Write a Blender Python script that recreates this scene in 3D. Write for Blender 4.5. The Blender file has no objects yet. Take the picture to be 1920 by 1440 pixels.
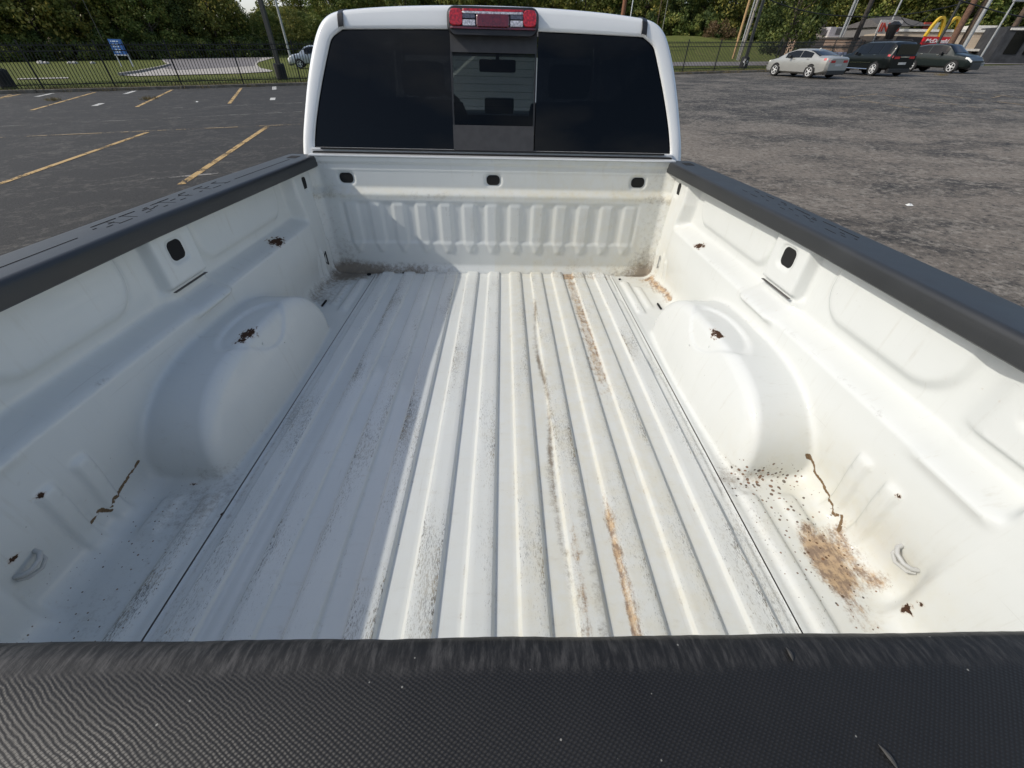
import bpy, bmesh, math, random
import numpy as np
from mathutils import Matrix, Vector, noise as mnoise
random.seed(7); RNG = np.random.default_rng(7)
D = bpy.data
SC = bpy.context.scene
COL = SC.collection
PI = math.pi

# ------------------------------------------------------------------ camera, light
FPX = 744.86
def cam_axes(pitch, yaw, roll):
    cp, sp = math.cos(pitch), math.sin(pitch); cy, sy = math.cos(yaw), math.sin(yaw)
    f = np.array([sy*cp, cy*cp, -sp]); r = np.array([cy, -sy, 0.0]); u = np.cross(r, f)
    cr, sr = math.cos(roll), math.sin(roll)
    return cr*r+sr*u, -sr*r+cr*u, f
CR, CU, CF = cam_axes(math.radians(40.5), 0.0, math.radians(1.4))
CAM = np.array([0.0, 0.0, 1.70])
cd = D.cameras.new('camera'); cd.sensor_width = 36.0; cd.lens = FPX/1920*36; cd.clip_start = 0.02; cd.clip_end = 3000
cam = D.objects.new('camera', cd); COL.objects.link(cam); SC.camera = cam
cam.matrix_world = Matrix([[CR[i], CU[i], -CF[i], CAM[i]] for i in range(3)] + [[0, 0, 0, 1]])

SUN = Vector((-1.20, -0.20, 1.0)).normalized()
EL = math.asin(SUN.z); AZ = math.atan2(SUN.x, SUN.y)
w = D.worlds.new('World'); SC.world = w; w.use_nodes = True
nt = w.node_tree; nt.nodes.clear()
sky = nt.nodes.new('ShaderNodeTexSky'); sky.sky_type = 'NISHITA'; sky.sun_disc = False
sky.sun_elevation = EL; sky.sun_rotation = AZ; sky.air_density = 1.0; sky.dust_density = 2.0; sky.ozone_density = 1.0
bg = nt.nodes.new('ShaderNodeBackground'); bg.inputs[1].default_value = 0.15
wo = nt.nodes.new('ShaderNodeOutputWorld')
tc = nt.nodes.new('ShaderNodeTexCoord'); mp = nt.nodes.new('ShaderNodeMapping'); mp.inputs['Scale'].default_value = (1.6, 1.6, 4.5)
cn = nt.nodes.new('ShaderNodeTexNoise'); cn.inputs['Scale'].default_value = 1.7; cn.inputs['Detail'].default_value = 7
cr_ = nt.nodes.new('ShaderNodeValToRGB'); cr_.color_ramp.elements[0].position = 0.50; cr_.color_ramp.elements[1].position = 0.74
cr_.color_ramp.elements[0].color = (0, 0, 0, 1); cr_.color_ramp.elements[1].color = (.85, .85, .85, 1)
cm = nt.nodes.new('ShaderNodeMixRGB'); cm.inputs[2].default_value = (6.0, 6.2, 6.5, 1)
nt.links.new(tc.outputs['Generated'], mp.inputs[0]); nt.links.new(mp.outputs[0], cn.inputs['Vector'])
nt.links.new(cn.outputs[0], cr_.inputs[0]); nt.links.new(cr_.outputs[0], cm.inputs[0]); nt.links.new(sky.outputs[0], cm.inputs[1])
nt.links.new(cm.outputs[0], bg.inputs[0]); nt.links.new(bg.outputs[0], wo.inputs[0])
sl = D.lights.new('sun', 'SUN'); sl.energy = 2.75; sl.angle = math.radians(0.53); sl.color = (1.0, 0.955, 0.875)
so = D.objects.new('sun', sl); COL.objects.link(so); so.rotation_euler = SUN.to_track_quat('Z', 'Y').to_euler()
SC.view_settings.view_transform = 'Standard'; SC.view_settings.look = 'None'
SC.view_settings.exposure = 0.06; SC.view_settings.gamma = 1.0; SC.view_settings.use_curve_mapping = False

# the lot is a gently cross-sloping plane
GA, GB = 0.02184, 0.00026
def gz(x, y): return GA*x+GB*y
def ray(px, py):
    d = (px-960)*CR-(py-720)*CU+FPX*CF
    return d/np.linalg.norm(d)
def gp(px, py):
    d = ray(px, py); t = -1.70/(d[2]-GA*d[0]-GB*d[1]); return CAM+t*d
def at(px, py, Y):
    d = ray(px, py); return CAM+d*(Y/d[1])

# ------------------------------------------------------------------ helpers
def tag(o, label=None, cat=None, group=None, kind=None):
    if label: o['label'] = label
    if cat: o['category'] = cat
    if group: o['group'] = group
    if kind: o['kind'] = kind
    return o
def empty(name, label=None, cat=None, group=None, loc=(0, 0, 0), rz=0.0):
    o = D.objects.new(name, None); COL.objects.link(o); o.location = loc; o.rotation_euler = (0, 0, rz)
    o.empty_display_size = .2
    return tag(o, label, cat, group)
def np_mesh(name, V, F4=None, F3=None, smooth=True):
    m = D.meshes.new(name); V = np.asarray(V, dtype=np.float32)
    F4 = np.zeros((0, 4), int) if F4 is None else np.asarray(F4, int).reshape(-1, 4)
    F3 = np.zeros((0, 3), int) if F3 is None else np.asarray(F3, int).reshape(-1, 3)
    m.vertices.add(len(V)); m.vertices.foreach_set('co', V.ravel())
    nl = F4.size+F3.size; m.loops.add(nl)
    m.loops.foreach_set('vertex_index', np.concatenate([F4.ravel(), F3.ravel()]).astype(np.int32))
    nf = len(F4)+len(F3); m.polygons.add(nf)
    st = np.concatenate([np.arange(len(F4))*4, F4.size+np.arange(len(F3))*3]).astype(np.int32)
    m.polygons.foreach_set('loop_start', st)
    m.polygons.foreach_set('use_smooth', np.full(nf, smooth))
    m.update(calc_edges=True); m.validate()
    return m
def link(name, mesh, mat, parent=None):
    o = D.objects.new(name, mesh); COL.objects.link(o)
    if mat is not None and len(mesh.materials) == 0: mesh.materials.append(mat)
    if parent is not None: o.parent = parent
    return o
class MB:
    def __init__(s): s.v = []; s.f = []; s.mi = []; s.m = 0
    def face(s, pts):
        b = len(s.v); s.v += [tuple(p) for p in pts]; s.f.append(tuple(range(b, b+len(pts)))); s.mi.append(s.m)
    def grid(s, rows, closed=False, flip=False):
        b = len(s.v); n = len(rows[0])
        for r in rows: s.v += [tuple(p) for p in r]
        for i in range(len(rows)-1):
            for j in range(n if closed else n-1):
                k = (j+1) % n
                q = (b+i*n+j, b+i*n+k, b+(i+1)*n+k, b+(i+1)*n+j)
                s.f.append(q[::-1] if flip else q); s.mi.append(s.m)
        return b, n
    def box(s, x0, x1, y0, y1, z0, z1, M=None):
        P = [(x, y, z) for z in (z0, z1) for y in (y0, y1) for x in (x0, x1)]
        if M is not None: P = [tuple(M@Vector(p)) for p in P]
        b = len(s.v); s.v += P
        for q in ((0, 2, 3, 1), (4, 5, 7, 6), (0, 1, 5, 4), (2, 6, 7, 3), (0, 4, 6, 2), (1, 3, 7, 5)):
            s.f.append(tuple(b+i for i in q)); s.mi.append(s.m)
    def tube(s, pts, r, n=8, cap=True):
        pts = [Vector(p) for p in pts]; rr = r if isinstance(r, (list, tuple)) else [r]*len(pts)
        rows = []; up = Vector((0, 0, 1))
        for i, p in enumerate(pts):
            t = (pts[min(i+1, len(pts)-1)]-pts[max(i-1, 0)]).normalized()
            a = t.cross(up)
            if a.length < 1e-3: a = t.cross(Vector((1, 0, 0)))
            a.normalize(); c = t.cross(a)
            rows.append([p+(a*math.cos(k*2*PI/n)+c*math.sin(k*2*PI/n))*rr[i] for k in range(n)])
        b, _ = s.grid(rows, closed=True)
        if cap:
            s.f.append(tuple(b+k for k in range(n))[::-1]); s.mi.append(s.m)
            e = b+(len(rows)-1)*n; s.f.append(tuple(e+k for k in range(n))); s.mi.append(s.m)
    def prism(s, poly, ax, a0, a1):
        # poly of 2-D points, extruded along axis ax from a0 to a1
        def p3(p, a):
            return (a, p[0], p[1]) if ax == 0 else (p[0], a, p[1]) if ax == 1 else (p[0], p[1], a)
        b = len(s.v); n = len(poly)
        s.v += [p3(p, a0) for p in poly]+[p3(p, a1) for p in poly]
        s.f.append(tuple(b+i for i in range(n))[::-1]); s.mi.append(s.m)
        s.f.append(tuple(b+n+i for i in range(n))); s.mi.append(s.m)
        for i in range(n):
            j = (i+1) % n; s.f.append((b+i, b+j, b+n+j, b+n+i)); s.mi.append(s.m)
    def build(s, name, mat, parent=None, smooth=False, bevel=0, fix=True):
        m = D.meshes.new(name); m.from_pydata(s.v, [], s.f)
        bm = bmesh.new(); bm.from_mesh(m)
        if fix: bmesh.ops.recalc_face_normals(bm, faces=bm.faces)
        if bevel:
            bmesh.ops.bevel(bm, geom=[e for e in bm.edges if e.is_manifold and e.calc_face_angle(0) > .5], offset=bevel, segments=2, affect='EDGES', profile=.6)
        bm.to_mesh(m); bm.free()
        if smooth:
            m.polygons.foreach_set('use_smooth', [True]*len(m.polygons))
            m.set_sharp_from_angle(angle=math.radians(38))
        if isinstance(mat, (list, tuple)):
            for k in mat: m.materials.append(k)
        o = link(name, m, mat if not isinstance(mat, (list, tuple)) else None, parent)
        return o
def rrect(cx, cy, hx, hy, r, n=6):
    P = []
    for (sx, sy, a0) in ((1, 1, 0), (-1, 1, PI/2), (-1, -1, PI), (1, -1, 1.5*PI)):
        for k in range(n+1):
            a = a0+k*PI/2/n; P.append((cx+sx*(hx-r)+r*math.cos(a), cy+sy*(hy-r)+r*math.sin(a)))
    return P
def copy_tree(o, parent=None):
    c = o.copy(); COL.objects.link(c)
    if parent is not None: c.parent = parent
    for ch in list(o.children): copy_tree(ch, c)
    return c

# ------------------------------------------------------------------ material toolkit
class NT:
    def __init__(s, name):
        s.mat = D.materials.new(name); s.mat.use_nodes = True; s.t = s.mat.node_tree
        s.p = s.t.nodes['Principled BSDF']; s.out = s.t.nodes['Material Output']
        s.tc = s.t.nodes.new('ShaderNodeTexCoord')
    def n(s, typ, **k):
        o = s.t.nodes.new(typ)
        for a, b in k.items(): setattr(o, a, b)
        return o
    def L(s, a, b): s.t.links.new(a, b)
    def setin(s, sock, v):
        if hasattr(v, 'is_output') or hasattr(v, 'links'): s.L(v, sock)
        else: sock.default_value = v
    def math(s, op, a, b=0.0, c=None, clamp=False):
        o = s.n('ShaderNodeMath', operation=op, use_clamp=clamp); s.setin(o.inputs[0], a); s.setin(o.inputs[1], b)
        if c is not None: s.setin(o.inputs[2], c)
        return o.outputs[0]
    def obj(s, scale=(1, 1, 1), rot=(0, 0, 0), src='Object'):
        m = s.n('ShaderNodeMapping'); m.inputs['Scale'].default_value = scale; m.inputs['Rotation'].default_value = rot
        s.L(s.tc.outputs[src], m.inputs[0]); return m.outputs[0]
    def noise(s, vec, scale, detail=4, rough=.55, col=False):
        o = s.n('ShaderNodeTexNoise'); o.inputs['Scale'].default_value = scale; o.inputs['Detail'].default_value = detail
        o.inputs['Roughness'].default_value = rough; s.L(vec, o.inputs['Vector']); return o.outputs[1 if col else 0]
    def vor(s, vec, scale, feat='F1', out=0, rnd=1.0):
        o = s.n('ShaderNodeTexVoronoi', feature=feat); o.inputs['Scale'].default_value = scale; o.inputs['Randomness'].default_value = rnd
        s.L(vec, o.inputs['Vector']); return o.outputs[out]
    def ramp(s, v, a, b, lo=0.0, hi=1.0):
        o = s.n('ShaderNodeMapRange', interpolation_type='SMOOTHSTEP'); s.setin(o.inputs[0], v)
        o.inputs[1].default_value = a; o.inputs[2].default_value = b; o.inputs[3].default_value = lo; o.inputs[4].default_value = hi
        return o.outputs[0]
    def mix(s, f, a, b):
        o = s.n('ShaderNodeMix', data_type='RGBA'); s.setin(o.inputs[0], f)
        for sock, v in ((o.inputs[6], a), (o.inputs[7], b)):
            if isinstance(v, tuple): sock.default_value = (v[0], v[1], v[2], 1)
            else: s.L(v, sock)
        return o.outputs[2]
    def attr(s, name, out=2):
        o = s.n('ShaderNodeAttribute'); o.attribute_name = name; return o.outputs[out]
    def sep(s, vec):
        o = s.n('ShaderNodeSeparateXYZ'); s.L(vec, o.inputs[0]); return o.outputs
    def bump(s, h, strength=.3, dist=.01):
        o = s.n('ShaderNodeBump'); o.inputs['Strength'].default_value = strength; o.inputs['Distance'].default_value = dist
        s.L(h, o.inputs['Height']); s.L(o.outputs[0], s.p.inputs['Normal']); return o
    def set(s, **k):
        for a, b in k.items():
            sock = s.p.inputs[{'base': 'Base Color', 'rough': 'Roughness', 'metal': 'Metallic', 'coat': 'Coat Weight', 'coatr': 'Coat Roughness',
                               'trans': 'Transmission Weight', 'ior': 'IOR', 'alpha': 'Alpha', 'spec': 'Specular IOR Level', 'em': 'Emission Color', 'ems': 'Emission Strength'}[a]]
            if isinstance(b, tuple): b = (b[0], b[1], b[2], 1)
            s.setin(sock, b)
        return s.mat
def plain(name, c, rough=.6, metal=0., var=.15, scale=8., coat=0., spec=.5, bump=0.):
    t = NT(name); v = t.obj()
    n = t.noise(v, scale, 5)
    d = tuple(x*(1-var) for x in c); l = tuple(min(1, x*(1+var)) for x in c)
    t.set(base=t.mix(t.ramp(n, .3, .7), d, l), rough=t.math('ADD', t.math('MULTIPLY', n, .15), rough-.07), metal=metal, coat=coat, coatr=.06, spec=spec)
    if bump: t.bump(t.noise(v, scale*6, 4), bump, .01)
    return t.mat

# ------------------------------------------------------------------ materials
def bed_paint():
    t = NT('bed_white_paint'); v = t.obj()
    nb = t.noise(v, 5, 4); n60 = t.noise(v, 55, 5, .65); n250 = t.noise(v, 260, 3, .6); n20 = t.noise(v, 22, 6, .7)
    c = t.mix(nb, (.60, .615, .59), (.66, .672, .645))
    ye = t.attr('yellow'); c = t.mix(t.math('MULTIPLY', ye, t.ramp(n20, .3, .75, .15, .6)), c, (.60, .55, .40))
    # fine dark flecks everywhere, faint
    fl = t.math('MULTIPLY', t.ramp(t.vor(v, 38), .035, .055, 1, 0), t.ramp(n20, .55, .62, 0, .75)); c = t.mix(fl, c, (.16, .14, .12))
    jit = t.math('ADD', t.math('MULTIPLY', t.math('SUBTRACT', n60, .5), 1.3), t.math('MULTIPLY', t.math('SUBTRACT', n250, .5), .7))
    g = t.ramp(t.math('ADD', t.attr('grime'), jit), .25, 1.15, 0, .9); c = t.mix(g, c, t.mix(n20, (.10, .075, .052), (.26, .215, .16)))
    nst = t.noise(t.obj((95, 34, 60), (0, 0, .25)), 1, 6, .75); jr = t.math('ADD', t.math('ADD', t.math('MULTIPLY', t.math('SUBTRACT', n20, .5), 1.3), t.math('MULTIPLY', t.math('SUBTRACT', nst, .5), 2.0)), t.math('MULTIPLY', t.math('SUBTRACT', n250, .5), .9))
    r = t.ramp(t.math('ADD', t.attr('rust'), jr), .38, 1.25, 0, .85); c = t.mix(r, c, t.mix(t.ramp(t.math('ADD', n60, t.math('MULTIPLY', t.math('SUBTRACT', nst, .5), .8)), .35, .65), (.44, .29, .15), (.17, .095, .05)))
    # spatter
    sv = t.n('ShaderNodeTexVoronoi'); sv.inputs['Scale'].default_value = 95; t.L(v, sv.inputs['Vector'])
    cs = t.sep(sv.outputs['Color'])
    thr = t.math('MULTIPLY', t.math('MULTIPLY', t.attr('speck'), cs[0]), .42)
    sp = t.ramp(t.math('SUBTRACT', thr, sv.outputs[0]), -.01, .04, 0, .9); c = t.mix(sp, c, t.mix(cs[1], (.045, .03, .02), (.20, .10, .05)))
    # worn rib tops
    vs = t.obj((520, 120, 60)); ns = t.noise(vs, 1, 5, .75); nlow = t.noise(t.obj((9, 2.2, 3)), 1, 3)
    rt = t.attr('ribtop')
    sc = t.math('MULTIPLY', t.ramp(t.math('ADD', ns, t.math('MULTIPLY', t.math('SUBTRACT', nlow, .5), .75)), .57, .66, 0, 1), rt)
    c = t.mix(t.math('MULTIPLY', sc, .85), c, t.mix(t.ramp(n20, .4, .6), (.10, .095, .085), (.26, .215, .14)))
    vs2 = t.obj((90, 3.0, 20)); ns2 = t.noise(vs2, 1, 5, .7)
    st = t.math('MULTIPLY', t.ramp(ns2, .60, .72, 0, .35), t.attr('flat')); c = t.mix(st, c, (.45, .42, .35))
    sc2 = t.ramp(t.noise(t.obj((30, 2.2, 150), (0, .3, 0)), 1, 5, .7), .66, .72, 0, .30); c = t.mix(sc2, c, (.36, .35, .32))
    run = t.math('MULTIPLY', t.ramp(t.noise(t.obj((18, 60, 3.0)), 1, 5, .7), .54, .74, 0, .30), t.ramp(n20, .35, .6)); c = t.mix(run, c, (.44, .41, .34))
    # cracks in the sealant and peeled patches
    ck = t.ramp(t.math('ADD', t.attr('crack'), t.math('MULTIPLY', t.math('SUBTRACT', n60, .5), 1.1)), .60, .68)
    c = t.mix(ck, c, t.mix(n250, (.07, .05, .035), (.26, .17, .09)))
    chv = t.math('ADD', t.attr('chip'), t.math('MULTIPLY', t.math('SUBTRACT', t.noise(t.obj((1.6, .8, 1)), 62, 5, .7), .5), 2.2))
    ch = t.ramp(chv, .60, .63); hal = t.ramp(chv, .36, .60, 0, .4); c = t.mix(hal, c, (.42, .30, .20)); c = t.mix(ch, c, t.mix(n250, (.014, .011, .010), (.10, .05, .028)))
    dirt = t.math('MAXIMUM', t.math('MAXIMUM', g, r), t.math('MAXIMUM', ch, ck))
    t.set(base=c, rough=t.math('ADD', t.math('MULTIPLY', dirt, .2), .7), spec=.12)
    cw = t.math('MULTIPLY', t.math('SUBTRACT', 1.0, t.math('MAXIMUM', dirt, sc)), .62); t.L(cw, t.p.inputs['Coat Weight']); t.p.inputs['Coat Roughness'].default_value = .05
    h = t.math('ADD', t.math('MULTIPLY', t.noise(v, 320, 2), .04), t.math('MULTIPLY', ch, -1.2))
    h = t.math('ADD', h, t.math('MULTIPLY', nb, 2.0))
    t.bump(h, .22, .0012)
    return t.mat
M_BED = bed_paint()
def body_white():
    t = NT('body_white_paint'); v = t.obj(); n = t.noise(v, 6, 4)
    t.set(base=t.mix(n, (.70, .71, .70), (.78, .79, .78)), rough=.3, coat=1.0, coatr=.04, spec=.5)
    t.bump(t.noise(v, 90, 2), .03, .001); return t.mat
M_WHITE = body_white()
def rail_mat():
    t = NT('black_rail_plastic'); v = t.obj(); n = t.noise(v, 7, 5, .6); f = t.noise(v, 420, 3); scr = t.noise(t.obj((60, 2, 60)), 1.4, 5, .7)
    c = t.mix(n, (.016, .017, .018), (.030, .032, .034)); c = t.mix(t.ramp(scr, .62, .8, 0, .5), c, (.075, .075, .075))
    dust = t.ramp(t.vor(v, 26), .02, .035, 1, 0); c = t.mix(t.math('MULTIPLY', dust, .5), c, (.3, .3, .28))
    t.set(base=c, rough=t.math('ADD', t.math('MULTIPLY', n, .22), .36), spec=.6); t.bump(f, .25, .0008); return t.mat
M_RAIL = rail_mat()
def tailcap_mat():
    t = NT('woven_black_rubber'); v = t.obj()
    s = t.sep(v); X, Y, Z = s[0], s[1], s[2]
    k = 2*PI/.0037
    wob = t.math('ADD', t.math('MULTIPLY', t.math('SUBTRACT', t.noise(v, 9, 3), .5), .005), t.math('MULTIPLY', t.math('SUBTRACT', t.noise(v, 160, 2), .5), .0012))
    a = t.math('SINE', t.math('MULTIPLY', t.math('ADD', t.math('ADD', X, t.math('MULTIPLY', Y, .18)), wob), k))
    b = t.math('SINE', t.math('MULTIPLY', t.math('ADD', t.math('SUBTRACT', Y, t.math('MULTIPLY', X, .16)), wob), k*1.30))
    wv = t.math('MULTIPLY', a, b)
    edge = t.ramp(t.math('ADD', Y, t.math('ADD', t.math('MULTIPLY', t.noise(t.obj((60, 20, 12)), 1, 6, .75), .012), t.math('MULTIPLY', t.noise(v, 11, 3), .008))), -.0150, -.0065)
    n = t.noise(v, 14, 5, .65); scr = t.noise(t.obj((230, 45, 30), (0, 0, .12)), 1, 6, .75)
    far = t.noise(t.obj((46, 5, 5), (0, 0, -.5)), 1, 5, .75)
    c = t.mix(n, (.0075, .007, .0065), (.0155, .0148, .014))
    c = t.mix(t.math('MULTIPLY', t.ramp(wv, .1, 1.0), t.math('SUBTRACT', 1.0, edge)), c, (.020, .0205, .022))
    scuff = t.math('MULTIPLY', edge, t.ramp(scr, .40, .72)); c = t.mix(t.math('MULTIPLY', scuff, t.ramp(X, -.5, .5, .75, .35)), c, (.10, .094, .088))
    c = t.mix(t.ramp(far, .66, .82, 0, .35), c, (.10, .095, .085))
    dv = t.n('ShaderNodeTexVoronoi'); dv.inputs['Scale'].default_value = 70; t.L(v, dv.inputs['Vector'])
    dust = t.ramp(dv.outputs[0], .03, .055, 1, 0); c = t.mix(t.math('MULTIPLY', dust, .6), c, (.35, .34, .30))
    t.set(base=c, rough=t.math('ADD', t.math('MULTIPLY', n, .25), .38), spec=.32)
    h = t.math('ADD', t.math('MULTIPLY', t.math('MULTIPLY', wv, t.math('SUBTRACT', 1.0, t.math('MULTIPLY', edge, .93))), .5), t.math('MULTIPLY', t.math('MULTIPLY', edge, scr), 1.2))
    t.bump(h, .30, .0008); return t.mat
M_CAP = tailcap_mat()
M_BLACK = plain('dark_cavity', (.006, .006, .006), .9)
M_TRIM = plain('black_trim', (.014, .014, .015), .45)
M_SLIDE = plain('slider_matte_black', (.035, .035, .037), .62, scale=30)
M_RUBBER = plain('tyre_rubber', (.018, .018, .018), .85, bump=.2)
M_ALLOY = plain('alloy_wheel', (.72, .72, .70), .35, .25)
M_CHROME = plain('chrome', (.7, .7, .7), .12, 1.0)
def glass_dark(name, tint, w, rough=.0):
    # tinted pane: part of the light goes through, the rest is absorbed; clear-coat reflection on top
    t = NT(name); nt_ = t.t
    tr = t.n('ShaderNodeBsdfTransparent'); tr.inputs[0].default_value = (*tint, 1)
    gl = t.n('ShaderNodeBsdfGlossy'); gl.inputs['Roughness'].default_value = rough; gl.inputs[0].default_value = (1, 1, 1, 1)
    fr = t.n('ShaderNodeFresnel'); fr.inputs[0].default_value = 1.5
    mx = t.n('ShaderNodeMixShader'); t.L(t.math('MULTIPLY', fr.outputs[0], w), mx.inputs[0]); t.L(tr.outputs[0], mx.inputs[1]); t.L(gl.outputs[0], mx.inputs[2])
    t.L(mx.outputs[0], t.out.inputs[0]); return t.mat
M_GL_SIDE = glass_dark('privacy_glass', (.085, .09, .095), .48)
M_GL_MID = glass_dark('tinted_slider_glass', (.36, .385, .375), .30)
M_GL_CLEAR = glass_dark('windscreen_glass', (.85, .88, .86), .8)
M_CARGLASS = plain('car_window_glass', (.004, .005, .006), .05, spec=.35, var=.1)
M_FABRIC = plain('seat_fabric_black', (.008, .008, .008), .85, bump=.3)
M_DASH = plain('dashboard_plastic', (.02, .02, .02), .5)

# ------------------------------------------------------------------ pickup truck (its own frame, set on the lot as it was seen)
CT = np.array([.04147, -.11015, .83508])
_tr = cam_axes(.6614, .0314, .0237)
Rm = np.stack([CR, CU, CF], 1)@np.stack(_tr, 1).T
truck = empty('pickup_truck', 'white pickup truck with an empty scuffed bed and black bed rails', 'pickup truck')
tloc = CAM-Rm@CT
truck.matrix_world = Matrix([[*Rm[i], tloc[i]] for i in range(3)]+[[0, 0, 0, 1]])

def S(t): t = np.clip(t, 0, 1); return t*t*(3-2*t)
def band(v, a, b, e): return S((v-a)/e+.5)*S((b-v)/e+.5)
def smin(a, b, k):
    h = np.clip(.5+.5*(b-a)/k, 0, 1); return b*(1-h)+a*h-k*h*(1-h)
def blob(P, c, r):
    return np.clip(1-np.sqrt((((P-np.array(c))/np.array(r))**2).sum(1)), 0, 1)
def poly(P, pts, r):
    d = np.full(len(P), 9.0); pts = np.array(pts, float)
    P = P*np.array([.3, 1, 1]); pts = pts*np.array([.3, 1, 1])
    for a, b in zip(pts[:-1], pts[1:]):
        ab = b-a; t = np.clip(((P-a)@ab)/(ab@ab), 0, 1); d = np.minimum(d, np.linalg.norm(P-(a+t[:, None]*ab), axis=1))
    return np.clip(1-d/r, 0, 1)
def fields(P, mesh):
    x, y, z = P[:, 0], P[:, 1], P[:, 2]
    g = np.zeros(len(P)); r = g.copy(); sp = g.copy(); ye = g.copy()
    g += .85*blob(P, (-.74, 1.90, .0), (.24, .12, .08)) + .8*poly(P, [(-.79, 1.86, .0), (-.832, 1.70, .012), (-.82, 1.58, .004)], .06)*(x < 0) + .5*blob(P, (.80, 1.92, .02), (.18, .08, .13))
    bk = (y > 1.90)
    g += bk*(np.clip(1-z/.06, 0, 1)*(.30+.28*(x < -.35)+.15*(x > .4)) + S((np.abs(x)-.66)/.12)*np.clip(.42-z*.25, 0, 1)*(.75+.25*(x > 0)) + .24*band(z, .355, .385, .02) + .25*blob(P, (-.3, 1.95, .38), (.2, .1, .10)))
    g += .28*blob(P, (-.70, 1.94, .09), (.14, .1, .13)) + .55*blob(P, (-.45, 1.94, .02), (.35, .1, .06))
    g += .62*blob(P, (-.70, .50, .02), (.13, .16, .08)) + .35*blob(P, (-.74, .25, .0), (.15, .3, .12)) + .3*blob(P, (-.85, .27, .10), (.06, .10, .09))
    g += .75*blob(P, (.70, .555, .01), (.15, .06, .07)) * .6 + .55*blob(P, (.645, .55, .01), (.05, .4, .03)) + .35*blob(P, (-.64, .7, .01), (.05, .5, .03))
    r += 1.05*blob(P, (.757, .275, .0), (.050, .16, .05)) + 1.05*poly(P, [(.825, .40, .012), (.815, .36, .002), (.813, .334, 0), (.82, .308, .004), (.832, .28, .012)], .035)*(x > 0) + .8*blob(P, (.76, .36, 0), (.05, .14, .03)) + .55*blob(P, (.70, .555, .01), (.14, .07, .07))
    r += 1.3*poly(P, [(.812, 1.86, .008), (.818, 1.79, .007), (.828, 1.729, .009), (.835, 1.665, .016), (.832, 1.60, .012)], .026)*(x > 0)
    r += (y > 1.85)*(x > .30)*(z < .05)*(.55 if mesh == 'floor' else .35)
    if mesh == 'floor':
        vx = np.abs(x-.388); r += np.clip(1-vx/.026, 0, 1)**.5*S((y-.70)/.4)*1.0
        g += np.clip(1-np.abs(x-(.181+.010*np.sin(y*9)))/.016, 0, 1)*band(y, .25, 1.6, .3)*(.95+.25*np.sin(y*13))
        g += np.clip(1-np.abs(x-.235)/.014, 0, 1)*band(y, .0, .8, .2)*.95
        r += np.clip(1-np.abs(x-.300)/.022, 0, 1)*band(y, -.2, .5, .2)*1.05
        r += np.clip(1-np.abs(x-.205)/.020, 0, 1)*band(y, -.2, .45, .2)*.9
        for c_ in [-.003+.1105*k for k in range(-5, 6)]: r += np.clip(1-np.abs(np.abs(x-c_)-.035)/.007, 0, 1)*(.30+.16*np.sin(y*7+c_*40)+.10*(x > 0))
        ye += .8*band(x, .05, .5, .1)*.8+.25*(x > -.2)
        g += np.clip(1-np.abs(np.abs(x)-.605)/.012, 0, 1)*.40
    else:
        ye += 1.0*blob(P, (.80, .40, .0), (.25, .5, .25))+.7*blob(P, (.8, 1.75, .05), (.2, .35, .2))+.35*(x > 0)*S((y-1.6)/.3)
    if mesh == 'bulk': ye += .8*band(z, .36, .41, .03)+.3*(x > .2)+.5*np.clip(1-z/.12, 0, 1)*(x > 0)
    sp += 1.0*blob(P, (.745, .40, .01), (.12, .32, .07))**.45*(x > 0) + .8*blob(P, (.70, .55, .01), (.16, .09, .06))**.5 + .62*blob(P, (-.75, .30, .01), (.14, .36, .08))**.5
    chip = np.maximum.reduce([1.2*blob(P, (-.855, 1.50, .295), (.06, .075, .028)), 1.05*blob(P, (.850, 1.52, .292), (.06, .050, .020)),
        1.05*blob(P, (-.711, .915, .218), (.032, .08, .05)), 1.05*blob(P, (.704, .945, .216), (.026, .05, .05)),
        1.1*blob(P, (.817, .212, .044), (.06, .017, .022)), 1.0*blob(P, (.818, .206, .076), (.06, .012, .012)),
        1.0*blob(P, (-.68, 1.885, .01), (.022, .022, .03)), .95*blob(P, (-.743, .544, .0), (.018, .010, .03)), 1.0*blob(P, (-.834, .276, .133), (.06, .022, .014)),
        .95*blob(P, (-.826, .362, .192), (.06, .018, .014)), .9*blob(P, (.826, .360, .192), (.06, .014, .012)), .9*blob(P, (-.621, .455, 0), (.014, .012, .02))])
    ck = np.maximum.reduce([(x > 0)*poly(P, [(.829, .572, .080), (.832, .563, .069), (.839, .551, .056), (.841, .544, .044), (.844, .513, .044), (.844, .487, .037), (.834, .449, .037), (.836, .433, .019), (.842, .423, .030), (.837, .41, .019), (.828, .397, .009)], .0085),
        (x < 0)*poly(P, [(-.839, .551, .076), (-.843, .526, .069), (-.844, .50, .063), (-.844, .475, .056), (-.834, .455, .063), (-.835, .443, .05), (-.839, .436, .044), (-.844, .423, .063), (-.844, .41, .056), (-.844, .398, .056)], .011),
        (x < 0)*poly(P, [(-.86, .24, .01), (-.84, .19, -.01)], .013)])
    # worn lip below the upper panels and creases where cargo has rubbed
    lip = (1-np.clip(np.abs(z-.284)/.010, 0, 1))*band(y, .45, 1.45, .1)*(mesh == 'side')
    g += .42*lip*(.6+.4*np.sin(y*40)*np.sin(y*17))
    return dict(grime=g, rust=r, speck=sp, yellow=ye, chip=chip, crack=ck)
def add_attrs(m, d):
    for k, v in d.items():
        a = m.attributes.new(k, 'FLOAT', 'POINT'); a.data.foreach_set('value', np.asarray(v, dtype=np.float32))

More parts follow.
